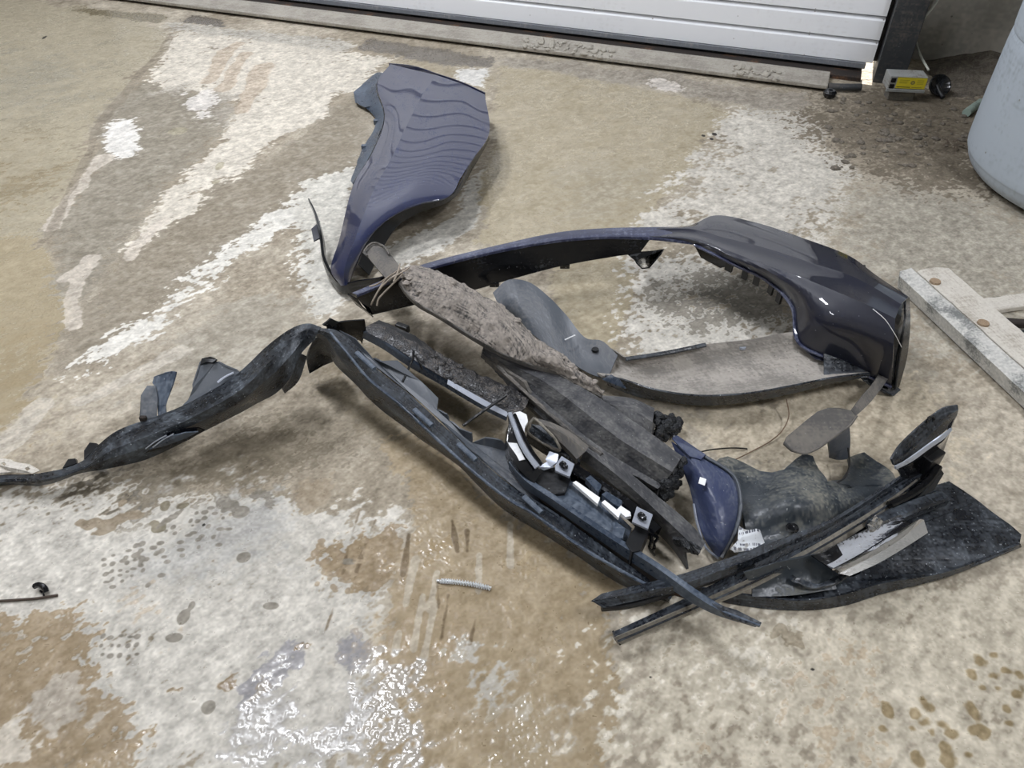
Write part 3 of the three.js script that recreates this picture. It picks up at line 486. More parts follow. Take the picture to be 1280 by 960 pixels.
struct('guide_post', box(0.022, 0.17, 0, DH, -0.35, 0.1, 0.004), M.steelDark, frame);
struct('guide_post', box(DL - 0.15, DL + 0.002, 0, DH, -0.35, 0.1, 0.004), M.steelDark, frame);
struct('side_seal', box(-0.03, 0.026, 0.064, DH, -0.07, -0.041, 0.002), M.blackClean, frame);
struct('head_rail', box(DL - 0.15, 0.17, DH - 0.02, DH + 0.14, -0.35, 0.1, 0.004), M.steelDark, frame);
const sill = framed('trim_2');
{
  const g = box(DL, -0.2, 0.016, 0.036, 0.12, 0.335, 0.005);
  struct('sill_beam', g, M.sill, sill);
  struct('sill_base', box(DL, -0.2, -0.02, 0.017, 0.06, 0.30, 0), M.dark, sill);
  struct('steel_channel', box(DL, -0.04, -0.02, 0.02, 0.0, 0.118, 0.003), M.rust, sill);
  struct('steel_angle', box(DL, -0.04, 0.0, 0.038, -0.06, -0.015, 0.002), M.steelDark, sill);
}
const sun = new THREE.DirectionalLight(0xfff6e8, SUN);   // daylight that slips in below the right corner of the gate
sun.position.copy(GO).addScaledVector(GN, -6).setY(6 * Math.tan(17 * Math.PI / 180)); sun.target.position.copy(GO); scene.add(sun, sun.target);
sun.castShadow = true; sun.shadow.mapSize.set(2048, 2048); Object.assign(sun.shadow.camera, { left: -7, right: 7, top: 7, bottom: -7, near: 0.1, far: 20 });
const toG = (u, v, h = 0) => { const q = P(u, v, h).sub(GO); return [q.dot(GD), h, q.dot(GN)]; };

// ---------------------------------------------------------------- lamps
[['white ceiling lamp above the heap of broken parts', 0], ['white ceiling lamp hung close to the gate', 1], ['long white ceiling lamp at the right of the hall', 2], ['long white ceiling lamp at the left rear of the hall', 3]].forEach(([label, k]) => {
  const [x, y, z, w, l, I] = LAMPS[k];
  const L = new THREE.RectAreaLight(0xf4f7ff, I, w, l); L.position.set(x, y - 0.012, z); L.rotation.x = -Math.PI / 2; scene.add(L); L.castShadow = true;
  const t = thing('ceiling_lamp', label, 'lamp', V(x, y, z), 'ceiling lamps');
  part(t, 'housing', box(x - w / 2 - 0.03, x + w / 2 + 0.03, y, y + 0.08, z - l / 2 - 0.03, z + l / 2 + 0.03, 0.01), M.lampWhite);
  part(t, 'lamp_diffuser', box(x - w / 2, x + w / 2, y - 0.006, y + 0.002, z - l / 2, z + l / 2, 0), new THREE.MeshStandardMaterial({ color: 0xffffff, emissive: 0xf4f7ff, emissiveIntensity: 2 }));
  part(t, 'hanger', box(x - 0.01, x + 0.01, y + 0.08, HC, z - 0.01, z + 0.01, 0), M.steelDark);
});
const below = (list, y) => list.map(([u, v, h]) => P(u, v, h).setY(y));
const bumpy = (amp, f = 40) => (p) => (vn3(p.x * f + 50, p.y * f + 50, p.z * f + 50) - 0.5) * amp + (vn3(p.x * f * 2.7 + 50, p.y * f * 2.7, p.z * f * 2.7 + 50) - 0.5) * amp * 0.5;
const wavy = (amp, f = 9) => (p) => (vn3(p.x * f + 50, p.y * f + 50, p.z * f + 50) - 0.5) * amp;

// ---------------------------------------------------------------- blue bumper cover
{
  const t = thing('bumper_cover', 'dark blue car bumper cover forming a loop with a glossy corner at each end', 'car bumper', P(700, 400, 0));
  // left corner panel
  part(t, 'edge_facet', loft([
    [[488, 80, .135], [472, 102, .122], [481, 147, .122], [466, 190, .118], [443, 228, .108], [424, 300, .09], [414, 340, .07], [426, 357, .05]],
    [[516, 87, .156], [502, 107, .152], [494, 153, .156], [478, 195, .154], [456, 232, .145], [434, 300, .12], [422, 340, .09], [429, 357, .058]],
    [[546, 94, .17], [532, 112, .172], [507, 160, .178], [488, 200, .178], [468, 236, .168], [443, 300, .138], [430, 340, .10], [431, 357, .06]],
  ], { nu: 60, nv: 6, th: 0.004, crease: 1.0 }), M.blue);
  part(t, 'corner_panel', loft([
    [[546, 94, .17], [532, 112, .172], [507, 160, .178], [488, 200, .178], [468, 236, .168], [443, 300, .138], [430, 340, .10], [431, 357, .06]],
    [[580, 106, .176], [572, 138, .183], [556, 176, .186], [533, 212, .181], [506, 246, .163], [462, 296, .126], [440, 336, .09], [434, 356, .06]],
    [[606, 118, .166], [611, 168, .168], [590, 200, .166], [576, 222, .16], [560, 246, .148], [478, 270, .118], [455, 310, .09], [438, 352, .05]],
  ], { nu: 60, nv: 10, th: 0.004, crease: 1.0 }), M.blue);
  part(t, 'arch_lip', loft([
    [[611, 170, .16], [590, 202, .165], [561, 247, .155], [515, 258, .14], [482, 272, .115], [462, 296, .1], [448, 330, .06]],
    [[612, 174, .09], [594, 206, .10], [562, 252, .095], [524, 266, .085], [498, 282, .07], [482, 304, .05], [462, 344, .02]],
  ], { nu: 36, nv: 3, th: 0.004 }), M.blackClean);
  part(t, 'back_edge', loft([[[486, 79, .118], [515, 82, .145], [546, 92, .165], [578, 103, .18], [606, 116, .165]], below([[486, 79, .118], [515, 82, .145], [546, 92, .165], [578, 103, .18], [606, 116, .165]], .07)], { nu: 20, nv: 2, th: 0.004 }), M.blue);
  part(t, 'edge_seam', tube([[489, 81, .125], [472, 103, .08], [481, 147, .075], [466, 190, .07], [443, 229, .065]], 0.004, 40, 6), M.blackGloss);
  part(t, 'mounting_flange', loft([
    [[482, 92, .07], [471, 104, .072], [480, 147, .066], [465, 190, .06], [441, 230, .055]],
    [[472, 90, .03], [446, 120, .02], [470, 150, .02], [452, 188, .02], [438, 226, .02]],
  ], { nu: 30, nv: 3, th: 0.003, rough: wavy(0.01, 30) }), M.slatePlastic);
  part(t, 'flange_tab', sheet([[472, 90, .06], [458, 100, .05], [442, 116, .03], [444, 128, .02], [456, 134, .025], [474, 130, .05], [478, 108, .065]], { th: 0.004, levels: 2, rough: wavy(0.012, 40) }), M.slatePlastic);
  for (const [u, v] of [[471, 158], [456, 190]]) part(t, 'flange_tab', box(-.012, .012, .01, .034, -.01, .01, 0.003).applyMatrix4(new THREE.Matrix4().setPosition(P(u, v, 0))), M.slatePlastic);
  // thin torn lip rising at the left
  part(t, 'torn_lip', sweep([[386, 250, .12], [394, 268, .11], [402, 300, .09], [406, 328, .06], [416, 348, .04], [428, 360, .035], [450, 357, .06], [476, 352, .10], [498, 342, .14]], [[-.004, -.016], [.004, -.016], [.006, .0], [.004, .016], [-.004, .016], [-.008, 0]], { n: 60, scale: (s) => 0.45 + 0.75 * Math.min(1, s * 4) * Math.min(1, (1 - s) * 3 + .4) }), M.blackGloss);
  part(t, 'clip_tab', sheet([[389, 286, .10], [400, 276, .105], [402, 296, .09], [392, 301, .085]], { th: 0.006, levels: 1 }), M.navy);
  // centre strip with the inner shelf below it
  const lipTop = [[440, 366, .13], [498, 342, .17], [530, 330, .2], [620, 307, .215], [700, 290, .22], [760, 285, .22], [810, 284, .215], [862, 283, .19]];
  const lipLow = [[446, 372, .12], [500, 350, .165], [536, 338, .195], [624, 316, .21], [700, 303, .215], [760, 299, .215], [812, 300, .21], [866, 306, .20]];
  part(t, 'centre_strip', loft([lipTop, lipLow.map(([u, v, h], k) => [u, v - 3, h + 0.008]), lipLow], { nu: 70, nv: 3, th: 0.004 }), M.blueWorn);
  part(t, 'inner_shelf', loft([
    lipLow.map(([u, v, h]) => [u, v, h - .004]).slice(0, 7),
    [[464, 394, .03], [515, 382, .06], [560, 372, .08], [636, 350, .11], [700, 333, .135], [760, 322, .15], [800, 316, .165]],
  ], { nu: 60, nv: 4, th: 0.004 }), M.blackGloss);
  part(t, 'shelf_tab', sheet([[782, 316, .16], [830, 312, .18], [822, 322, .16], [811, 334, .135], [803, 335, .13], [794, 326, .145]], { th: 0.004, levels: 2, holes: [[[803, 329], [807, 329], [809, 332], [806, 334], [803, 333]]] }), M.blackGloss);
  for (const [u, v, h] of [[706, 333, .131], [618, 356, .1]]) part(t, 'shelf_clip', box(-.016, .016, -.008, .008, -.004, .004, .002).applyMatrix4(new THREE.Matrix4().setPosition(P(u, v, h))), M.blackGloss);
  part(t, 'split_end', sheet([[434, 368, .12], [446, 374, .11], [452, 384, .08], [462, 392, .05], [466, 397, .02], [452, 386, .05], [446, 382, .06]], { th: 0.004, levels: 1 }), M.blackGloss);
  // right corner panel
  const T = [[800, 284, .205], [860, 282, .2], [896, 269, .185], [948, 279, .19], [1005, 298, .2], [1062, 320, .21], [1098, 346, .22], [1136, 371, .23]];
  const C1 = [[800, 288, .212], [862, 286, .215], [905, 297, .225], [950, 308, .235], [1010, 327, .25], [1062, 344, .26], [1090, 358, .265], [1126, 380, .26]];
  const C2 = [[800, 293, .215], [866, 297, .22], [912, 314, .235], [960, 332, .25], [1008, 349, .265], [1056, 369, .275], [1084, 381, .275], [1119, 398, .265]];
  const C3 = [[800, 299, .205], [868, 306, .2], [918, 331, .2], [960, 352, .19], [990, 384, .17], [998, 428, .11], [1050, 454, .07], [1114, 484, .03]];
  part(t, 'top_panel', loft([T, T.map(([u, v, h], k) => [u * .55 + C1[k][0] * .45, v * .55 + C1[k][1] * .45, h * .5 + C1[k][2] * .5 + .004]), C1], { nu: 70, nv: 8, th: 0.004, crease: 1 }), M.navy);
  part(t, 'side_panel', loft([C1, C1.map(([u, v, h], k) => [(u + C2[k][0]) / 2, (v + C2[k][1]) / 2, (h + C2[k][2]) / 2 - .006]), C2], { nu: 70, nv: 6, th: 0.004, crease: 1 }), M.navy);
  part(t, 'corner_panel', loft([C2, C2.map(([u, v, h], k) => [u * .6 + C3[k][0] * .4, v * .6 + C3[k][1] * .4, h * .7 + C3[k][2] * .3 + .006]), C3], { nu: 80, nv: 8, th: 0.004, crease: 1 }), M.navy);
  part(t, 'arch_rim', sweep(C3.slice(1).map(([u, v, h]) => [u, v, h + .003]), rect(.010, .008, .002), { n: 60, rough: (p) => (vn3(p.x * 90, p.y * 90, p.z * 90) - .5) * .004 }), M.blueWorn);
  part(t, 'arch_flange', sheet([[868, 307, .19], [876, 322, .16], [900, 335, .15], [916, 332, .18]], { th: .004, levels: 1 }), M.blackGloss);
  for (const [k, f] of [[1, .8], [2, .25], [2, .6], [3, .05], [3, .4]]) { const A = P(...C3[k]).lerp(P(...C3[k + 1]), f), B = P(...C3[k]).lerp(P(...C3[k + 1]), f + .16); part(t, 'arch_clip', loft([[A, B], [A, B].map((q) => q.clone().setY(q.y - .034))], { nu: 2, nv: 2, th: .008, smooth: false }), M.blackClean); }
  part(t, 'arch_return', sheet([[998, 396, .15], [1003, 414, .13], [1000, 432, .1], [1020, 449, .08], [1050, 456, .065], [1034, 432, .09], [1016, 410, .13]], { th: .004, levels: 2 }), M.navy);
  part(t, 'end_trim', loft([[[1120, 366, .23], [1119, 398, .235], [1116, 440, .13], [1114, 486, .02]], [[1128, 368, .22], [1126, 400, .225], [1121, 442, .12], [1118, 488, .02]], [[1137, 372, .19], [1138, 402, .16], [1134, 446, .07], [1124, 484, .012]]], { nu: 20, nv: 2, th: .004, smooth: false }), M.blackGloss);
  part(t, 'trim_bead', tube([[1131, 372, .215], [1130, 402, .2], [1124, 446, .11], [1119, 486, .03]], .004, 20, 6), M.blackClean);
  part(t, 'torn_tip', sheet([[1050, 454, .07], [1082, 462, .05], [1112, 480, .03], [1126, 488, .015], [1118, 494, .01], [1096, 486, .03], [1080, 474, .04]], { th: .005, levels: 2, rough: wavy(.012, 50) }), M.blackDirty);
  part(t, 'scratch_strip', tube([[1091, 386, .287], [1106, 399, .272], [1117, 415, .24], [1127, 434, .17]], .001, 20, 5), M.white, 'thin white peeled edge strip');
}

// ---------------------------------------------------------------- lower black valance
{
  const t = thing('lower_valance', 'long dirty black bumper valance bent at a knee, its wing reaching the left edge', 'car trim', P(520, 560, 0));
  const top = [[-30, 598, .03], [10, 593, .035], [52, 591, .045], [100, 577, .06], [126, 554, .075], [152, 536, .09], [225, 509, .125], [292, 470, .17], [334, 432, .22], [366, 409, .26], [386, 404, .26], [402, 409, .24]];
  const mid = [[-30, 604, .04], [10, 601, .045], [52, 600, .055], [103, 585, .07], [132, 567, .088], [165, 553, .105], [236, 524, .142], [300, 488, .185], [340, 450, .23], [368, 422, .262], [384, 411, .262], [398, 413, .245]];
  const low = [[-30, 607, .0], [12, 606, .004], [56, 606, .012], [106, 591, .03], [138, 585, .03], [185, 574, .03], [256, 539, .045], [318, 506, .07], [345, 491, .10], [364, 470, .18], [377, 442, .22], [394, 424, .235]];
  part(t, 'wing', loft([top, mid, mid.map(([u, v, h], k) => [u * .6 + low[k][0] * .4, v * .6 + low[k][1] * .4, h * .75 + low[k][2] * .25]), low], { nu: 110, nv: 6, th: .005, smooth: false, crease: .4, rough: wavy(.006, 14) }), M.blackDirty);
  // long front strip beyond the knee
  const inn = [[402, 409, .24], [420, 412, .23], [450, 436, .2], [470, 460, .17], [511, 492, .14], [551, 528, .12], [600, 574, .10], [648, 614, .095], [676, 629, .09], [735, 669, .085], [800, 716, .07], [840, 742, .05]];
  const rim = [[396, 412, .245], [412, 417, .235], [436, 446, .21], [459, 474, .18], [498, 506, .15], [540, 545, .13], [590, 590, .11], [636, 626, .105], [668, 645, .1], [730, 688, .09], [796, 726, .07], [838, 748, .05]];
  const out = [[390, 420, .22], [402, 424, .2], [420, 456, .12], [447, 484, .08], [478, 514, .05], [522, 546, .03], [572, 582, .02], [624, 634, .01], [660, 656, .006], [712, 688, .004], [782, 733, .004], [836, 754, .004]];
  part(t, 'front_strip', loft([inn, rim, rim.map(([u, v, h], k) => [u * .4 + out[k][0] * .6, v * .4 + out[k][1] * .6, h * .6 + out[k][2] * .4]), out], { nu: 110, nv: 5, th: .005, smooth: false, crease: .4, rough: wavy(.006, 16) }), M.blackPlastic);
  part(t, 'upper_bead', tube(rim.slice(1).map(([u, v, h]) => [u + 1, v - 1, h + .004]), .0045, 90, 6), M.slatePlastic);
  for (const [u, v, h] of [[455, 452, .2], [527, 523, .14], [582, 566, .12], [664, 632, .1]]) part(t, 'slot_lug', sweep([[u - 9, v - 11, h + .012], [u + 2, v - 1, h + .012], [u + 13, v + 9, h + .01]], rect(.014, .01, .003), { n: 6 }), M.slatePlastic);
  // scalloped inner flange
  part(t, 'inner_flange', sheet([[424, 414, .2], [444, 424, .19], [466, 448, .15], [475, 452, .16], [497, 450, .17], [526, 476, .14], [548, 498, .12], [546, 511, .11], [558, 518, .12], [561, 526, .1], [574, 536, .11], [589, 541, .12], [590, 553, .09], [606, 548, .11], [626, 551, .11], [640, 566, .08], [680, 606, .06], [726, 640, .05], [720, 656, .05], [672, 632, .07], [640, 606, .08], [600, 572, .09], [551, 526, .1], [511, 490, .12], [468, 458, .15], [446, 434, .17]], { th: .004, levels: 2, rough: wavy(.01, 20) }), M.linerGrey);
  part(t, 'knee_bracket', loft([[[408, 406, .24], [430, 402, .22], [456, 400, .2]], [[412, 420, .2], [434, 412, .18], [458, 414, .15]], [[430, 426, .12], [450, 426, .1], [452, 430, .09]]], { nu: 12, nv: 4, th: .004, smooth: false }), M.blackGloss);
  part(t, 'knee_pocket', loft([[[392, 424, .2], [408, 420, .22], [420, 436, .18]], [[384, 446, .12], [400, 440, .12], [424, 444, .12]], [[387, 467, .04], [406, 456, .05], [424, 449, .06]]], { nu: 12, nv: 4, th: .004, rough: wavy(.012, 30) }), M.blackDirty);
  part(t, 'knee_lug', sheet([[404, 407, .24], [414, 398, .25], [424, 403, .23], [414, 410, .22]], { th: .008, levels: 1 }), M.blackClean);
  part(t, 'knee_rib', loft([[[372, 440, .2], [366, 462, .14], [352, 484, .1]], [[384, 446, .16], [372, 478, .08], [356, 492, .06]]], { nu: 14, nv: 3, th: .006 }), M.blackDirty);
  // fog recess with two bars
  const fog = part(t, 'lamp_recess', sheet([[164, 563, .08], [172, 556, .09], [190, 548, .105], [220, 538, .118], [248, 535, .112], [256, 538, .098], [236, 550, .078], [210, 559, .066], [184, 566, .06], [168, 568, .066]], { th: .004, levels: 2 }), M.blackGloss);
  part(t, 'recess_slope', sheet([[187, 562, .08], [206, 547, .112], [232, 541, .118], [248, 540, .104], [232, 548, .088], [208, 557, .076]], { th: .003, levels: 2 }), M.slatePlastic);
  for (const d of [0, 9]) part(fog, 'recess_bar', tube([[182 + d, 561 - d * .2, .092], [194 + d, 552 - d * .2, .11], [208 + d, 544 - d * .2, .122]], .0016, 10, 5), M.silver);
  // brackets behind the wing
  part(t, 'bracket', sheet([[176, 532, .09], [174, 522, .1], [176, 494, .14], [184, 482, .15], [194, 481, .15], [197, 500, .13], [196, 528, .09]], { th: .004, levels: 2, rough: wavy(.01, 30) }), M.linerGrey);
  part(t, 'bracket', sheet([[198, 526, .09], [196, 486, .14], [190, 478, .15], [192, 470, .16], [206, 466, .17], [220, 464, .175], [214, 484, .15], [207, 508, .115], [208, 520, .1]], { th: .004, levels: 2, rough: wavy(.01, 30) }), M.slatePlastic);
  part(t, 'bracket', sheet([[222, 514, .11], [234, 500, .125], [240, 484, .15], [247, 464, .175], [253, 449, .19], [262, 447, .195], [270, 452, .19], [284, 458, .185], [300, 466, .17], [274, 486, .145]], { th: .004, levels: 2, rough: wavy(.014, 30) }), M.linerGrey);
  part(t, 'bracket_cap', sheet([[250, 456, .19], [252, 448, .2], [262, 446, .205], [271, 449, .2], [266, 453, .197], [258, 452, .197]], { th: .006, levels: 1 }), M.blackClean);
  part(t, 'rusty_screw', box(-.009, .009, -.007, .007, -.006, .006, .003).applyMatrix4(new THREE.Matrix4().setPosition(P(179, 523, .11))), M.rust);
  const end = part(t, 'end_flange', sheet([[-20, 574, .04], [6, 573, .04], [22, 578, .04], [36, 580, .045], [50, 588, .045], [40, 592, .045], [14, 590, .04], [-20, 592, .04]], { th: .003, levels: 2, holes: [[[1, 579], [5, 577], [8, 580], [5, 583]], [[31, 585], [35, 583], [38, 586], [34, 589]]] }), M.wood, 'pale dusty end flange with two holes');
  for (const q of [[[105, 574, .062], [121, 560, .071], [121, 554, .076], [112, 553, .074], [105, 563, .067]], [[78, 585, .052], [96, 579, .058], [94, 573, .061], [85, 574, .058]]]) part(t, 'wing_clip', sheet(q, { th: .008, levels: 1 }), M.blackClean);
  part(t, 'edge_tab', sweep([[272, 478, .165], [280, 472, .17], [292, 466, .175]], rect(.008, .005), { n: 8 }), M.silver);
}

// ---------------------------------------------------------------- right wing: dark underbody panel with its lip
{
  const t = thing('underbody_panel', 'wide black textured underbody panel ending in a blunt point at the right', 'car trim', P(1080, 700, 0));
  part(t, 'panel', sheet([[940, 742, .02], [970, 716, .05], [1030, 700, .06], [1060, 660, .07], [1120, 620, .075], [1186, 602, .07], [1224, 626, .06], [1262, 654, .045], [1277, 668, .035], [1274, 682, .03], [1230, 704, .03], [1180, 714, .03], [1120, 724, .03], [1060, 742, .025], [1000, 756, .02]], { th: .005, levels: 3, rough: wavy(.012, 10) }), M.blackDirty);
  part(t, 'front_lip', loft([[[820, 726, .03], [880, 736, .035], [940, 745, .04], [1000, 751, .04], [1052, 744, .04], [1100, 730, .04], [1180, 716, .04], [1276, 680, .035]], [[824, 736, .004], [882, 748, .004], [940, 759, .004], [1004, 763, .004], [1056, 757, .004], [1104, 742, .008], [1182, 722, .015], [1277, 684, .02]]], { nu: 60, nv: 3, th: .005 }), M.blackPlastic);
  part(t, 'inner_web', loft([[[930, 716, .1], [985, 700, .1], [1030, 690, .09]], [[940, 736, .05], [985, 722, .06], [1040, 716, .06]], [[940, 746, .04], [990, 744, .045], [1046, 736, .045]]], { nu: 16, nv: 4, th: .004, rough: wavy(.01, 20) }), M.shield);
  part(t, 'crumpled_edge', sweep([[990, 722, .075], [1010, 732, .06], [1040, 728, .07], [1066, 712, .07]], rect(.014, .01), { n: 20, rough: bumpy(.01, 60) }), M.blackDirty);
}

// ---------------------------------------------------------------- wheel arch liner
{
  const t = thing('wheel_arch_liner', 'grey curved wheel arch liner coated in dried mud, lying inside the blue bumper loop', 'car liner', P(860, 480, 0));
  part(t, 'front_wall', loft([
    [[616, 366, .12], [634, 350, .15], [657, 351, .15], [686, 371, .14], [708, 394, .12], [733, 423, .1], [752, 426, .1], [772, 444, .09]],
    [[625, 384, .1], [645, 376, .13], [665, 380, .13], [688, 396, .12], [706, 414, .1], [728, 438, .08], [748, 448, .075], [766, 458, .07]],
    [[640, 400, .06], [655, 410, .08], [675, 425, .08], [694, 438, .075], [708, 448, .07], [728, 462, .06], [745, 470, .055], [760, 474, .05]],
  ], { nu: 50, nv: 8, th: .004, crease: .9, rough: wavy(.004, 12) }), M.linerGrey);
  part(t, 'tray', loft([
    [[735, 430, .09], [760, 434, .095], [785, 448, .09], [834, 441, .1], [880, 431, .11], [940, 424, .12], [992, 415, .13], [1050, 420, .12]],
    [[734, 446, .06], [762, 450, .065], [800, 460, .06], [850, 458, .06], [900, 454, .065], [960, 448, .07], [1010, 444, .075], [1066, 446, .075]],
    [[740, 460, .05], [768, 464, .05], [810, 474, .045], [860, 476, .045], [920, 474, .05], [980, 468, .055], [1030, 462, .06], [1080, 460, .06]],
    [[752, 470, .07], [776, 474, .07], [816, 487, .075], [870, 494, .08], [930, 492, .085], [990, 482, .085], [1040, 472, .08], [1086, 466, .07]],
  ], { nu: 70, nv: 8, th: .004, crease: .9, rough: (p) => wavy(.006, 16)(p) + bumpy(.002, 90)(p) }), M.linerMud, 'mud-coated tray of the liner');
  part(t, 'rim', loft([
    [[756, 470, .078], [776, 474, .08], [816, 487, .085], [870, 495, .09], [930, 493, .095], [990, 483, .095], [1040, 473, .09], [1088, 467, .07]],
    [[760, 482, .03], [790, 494, .03], [830, 502, .03], [880, 507, .035], [940, 502, .04], [1000, 490, .045], [1044, 479, .05], [1088, 471, .05]],
  ], { nu: 60, nv: 3, th: .005 }), M.blackPlastic);
  part(t, 'rim_corner', sheet([[752, 474, .08], [764, 468, .095], [774, 474, .09], [782, 486, .07], [768, 484, .06]], { th: .006, levels: 1 }), M.slatePlastic);
  part(t, 'top_bead', sweep([[782, 449, .1], [834, 441, .11], [882, 431, .12]], rect(.014, .012, .004), { n: 16 }), M.blackDirty);
  part(t, 'flap', sheet([[1030, 438, .1], [1064, 452, .085], [1086, 462, .07], [1084, 472, .06], [1050, 474, .06], [1030, 470, .065]], { th: .003, levels: 1 }), M.blackDirty);
  for (const [u, v, h] of [[928, 434, .098], [744, 437, .089]]) part(t, 'rivet', new THREE.CylinderGeometry(.01, .011, .006, 14).translate(...P(u, v, h).toArray()), u > 900 ? M.silver : M.blackClean);
  part(t, 'zip_tail', tube([[706, 425, .115], [712, 422, .12], [719, 419, .12]], .002, 6, 5), M.white);
}

// ---------------------------------------------------------------- muddy plank-like strip across the heap
{
  const t = thing('mud_caked_strip', 'long grey splash strip thickly caked with mud, lying across the bumper loop', 'car trim', P(640, 440, 0));
  const a = [[507, 333, .225], [522, 331, .235], [546, 337, .235], [574, 352, .225], [600, 366, .215], [626, 382, .205], [644, 396, .195], [680, 430, .175], [706, 444, .165], [724, 464, .155], [756, 488, .13]];
  const b = [[503, 344, .235], [518, 343, .25], [540, 352, .25], [568, 372, .245], [594, 390, .235], [620, 406, .225], [642, 422, .21], [676, 444, .19], [702, 456, .175], [722, 470, .16], [754, 491, .134]];
  const c = [[500, 352, .23], [508, 364, .22], [522, 378, .21], [550, 394, .205], [578, 412, .195], [604, 428, .185], [630, 442, .175], [664, 455, .165], [692, 463, .15], [718, 478, .14], [752, 495, .125]];
  part(t, 'strip', loft([a, b, c], { nu: 90, nv: 9, th: .022, crease: .6, rough: (p) => bumpy(.016, 26)(p) + bumpy(.005, 130)(p) }), M.mud);
  part(t, 'edge', sweep(c.map(([u, v, h]) => [u, v + 2, h - .01]), rect(.01, .016), { n: 50 }), M.rubberDust);
  const mud = [];
  for (let k = 0; k < 46; k++) { const s = rnd(), i = Math.min(9, Math.floor(s * 10)), f = s * 10 - i, w = rnd(); const A = P(...a[i]).lerp(P(...a[i + 1]), f), C = P(...c[i]).lerp(P(...c[i + 1]), f), q = A.lerp(C, .1 + .8 * w); q.y += .018 - Math.abs(w - .5) * .01; mud.push(lump(.004 + rnd() * rnd() * .013, k, .4, 1).translate(q.x, q.y, q.z)); }
  const m = part(t, 'mud_clods', merged(...mud), M.mud, 'loose clods of drying mud'); m.userData.kind = 'stuff';
  part(t, 'paddle_tip', loft([[[455, 315, .19], [472, 336, .2], [486, 352, .21]], [[466, 304, .2], [484, 326, .21], [496, 345, .22]], [[477, 306, .19], [494, 325, .205], [503, 340, .215]]], { nu: 16, nv: 4, th: .012, crease: .7 }), M.rubberDust);
  part(t, 'tip_rim', tube([[459, 320, .2], [455, 315, .2], [466, 304, .208], [478, 307, .2], [487, 318, .21]], .004, 30, 6), M.rubberDust);
  const fib = [];
  for (const l of [[[500, 340, .25], [486, 350, .22], [474, 362, .19], [466, 376, .16], [464, 381, .14]], [[504, 342, .25], [490, 356, .22], [480, 366, .19], [473, 374, .17], [471, 382, .15]], [[498, 338, .25], [480, 350, .2], [470, 356, .17], [462, 358, .16]], [[506, 336, .25], [494, 341, .24], [480, 352, .2], [468, 372, .17]], [[500, 330, .25], [497, 340, .255], [492, 352, .24]], [[512, 334, .255], [500, 342, .255], [490, 347, .24]]]) fib.push(tube(l, .0028, 24, 5));
  part(t, 'fibre_tuft', merged(...fib), M.fibre, 'frayed fibres knotted round the neck');
}

// ---------------------------------------------------------------- foam beams
{
  const t = thing('foam_beam', 'long dark ribbed foam beam with a crumbled broken end beside the small blue panel', 'car part', P(730, 520, 0));
  const f = [[606, 430, .125], [650, 448, .13], [700, 470, .14], [740, 492, .142], [790, 525, .142], [853, 570, .14]];
  const g = [[604, 434, .128], [640, 456, .135], [680, 477, .15], [722, 508, .152], [772, 547, .152], [840, 590, .148]];
  const h = [[603, 438, .11], [632, 460, .11], [662, 486, .105], [706, 524, .1], [756, 563, .1], [828, 606, .1]];
  const i = [[602, 441, .108], [630, 463, .112], [658, 491, .112], [702, 530, .108], [752, 569, .106], [822, 611, .1]];
  const j = [[601, 446, .05], [626, 472, .05], [655, 506, .05], [694, 540, .05], [742, 576, .05], [806, 616, .04]];
  part(t, 'beam', loft([f, g, h, i, j], { nu: 60, nv: 5, th: .03, smooth: false, crease: .35, rough: (p) => bumpy(.004, 60)(p) }), M.foam);
  part(t, 'edge_ridge', sweep([[622, 458, .116], [658, 491, .116], [702, 530, .112], [752, 569, .11]], rect(.012, .012, .004), { n: 40, rough: bumpy(.006, 60) }), M.rubberDust);
  part(t, 'side_step', sheet([[604, 440, .1], [625, 458, .12], [655, 478, .13], [662, 492, .11], [634, 474, .1], [606, 452, .07]], { th: .01, levels: 2, rough: bumpy(.004, 60) }), M.rubberDust);
  const ends = [];
  for (let k = 0; k < 120; k++) { const w = rnd(), y = rnd(), A = P(851 - 2 * rnd(), 573, .13).lerp(P(829, 607, .1), w); A.y = .03 + y * (.105 - w * .02); A.x += -.006 + rnd() * .014; A.z += (rnd() - .5) * .02; ends.push(lump(.005 + rnd() * .009, k + 3, .9, 1).translate(A.x, A.y, A.z)); }
  for (let k = 0; k < 60; k++) { const A = P(830, 608, .09).lerp(P(806, 617, .05), rnd()); A.y -= rnd() * .03; ends.push(lump(.005 + rnd() * .008, k + 80, .9, 1).translate(A.x, A.y, A.z)); }
  part(t, 'broken_end', merged(...ends), M.foamTorn, 'crumbled granular foam end');
}
{
  const t = thing('foam_stub', 'short black foam stub with a torn end, under the liner rim', 'car part', P(800, 530, 0));
  part(t, 'stub', loft([[[752, 494, .09], [790, 498, .085], [818, 510, .08]], [[756, 504, .1], [788, 512, .1], [816, 528, .1]], [[764, 516, .08], [790, 530, .08], [814, 544, .07]], [[764, 520, .02], [788, 540, .01], [812, 554, .003]]], { nu: 20, nv: 4, th: .02, smooth: false, crease: .4 }), M.foam);
  const e = [];
  for (let k = 0; k < 190; k++) { const A = P(817, 512, .08).lerp(P(818, 546, .06), rnd()).lerp(P(848, 524 + rnd() * 12, .04), Math.sqrt(rnd())); A.y = Math.max(.014, A.y * (.4 + .7 * rnd())); e.push(lump(.005 + rnd() * .009, k + 31, .9, 1).translate(A.x, A.y, A.z)); }
  part(t, 'torn_end', merged(...e), M.foamTorn, 'ragged torn foam end');
}
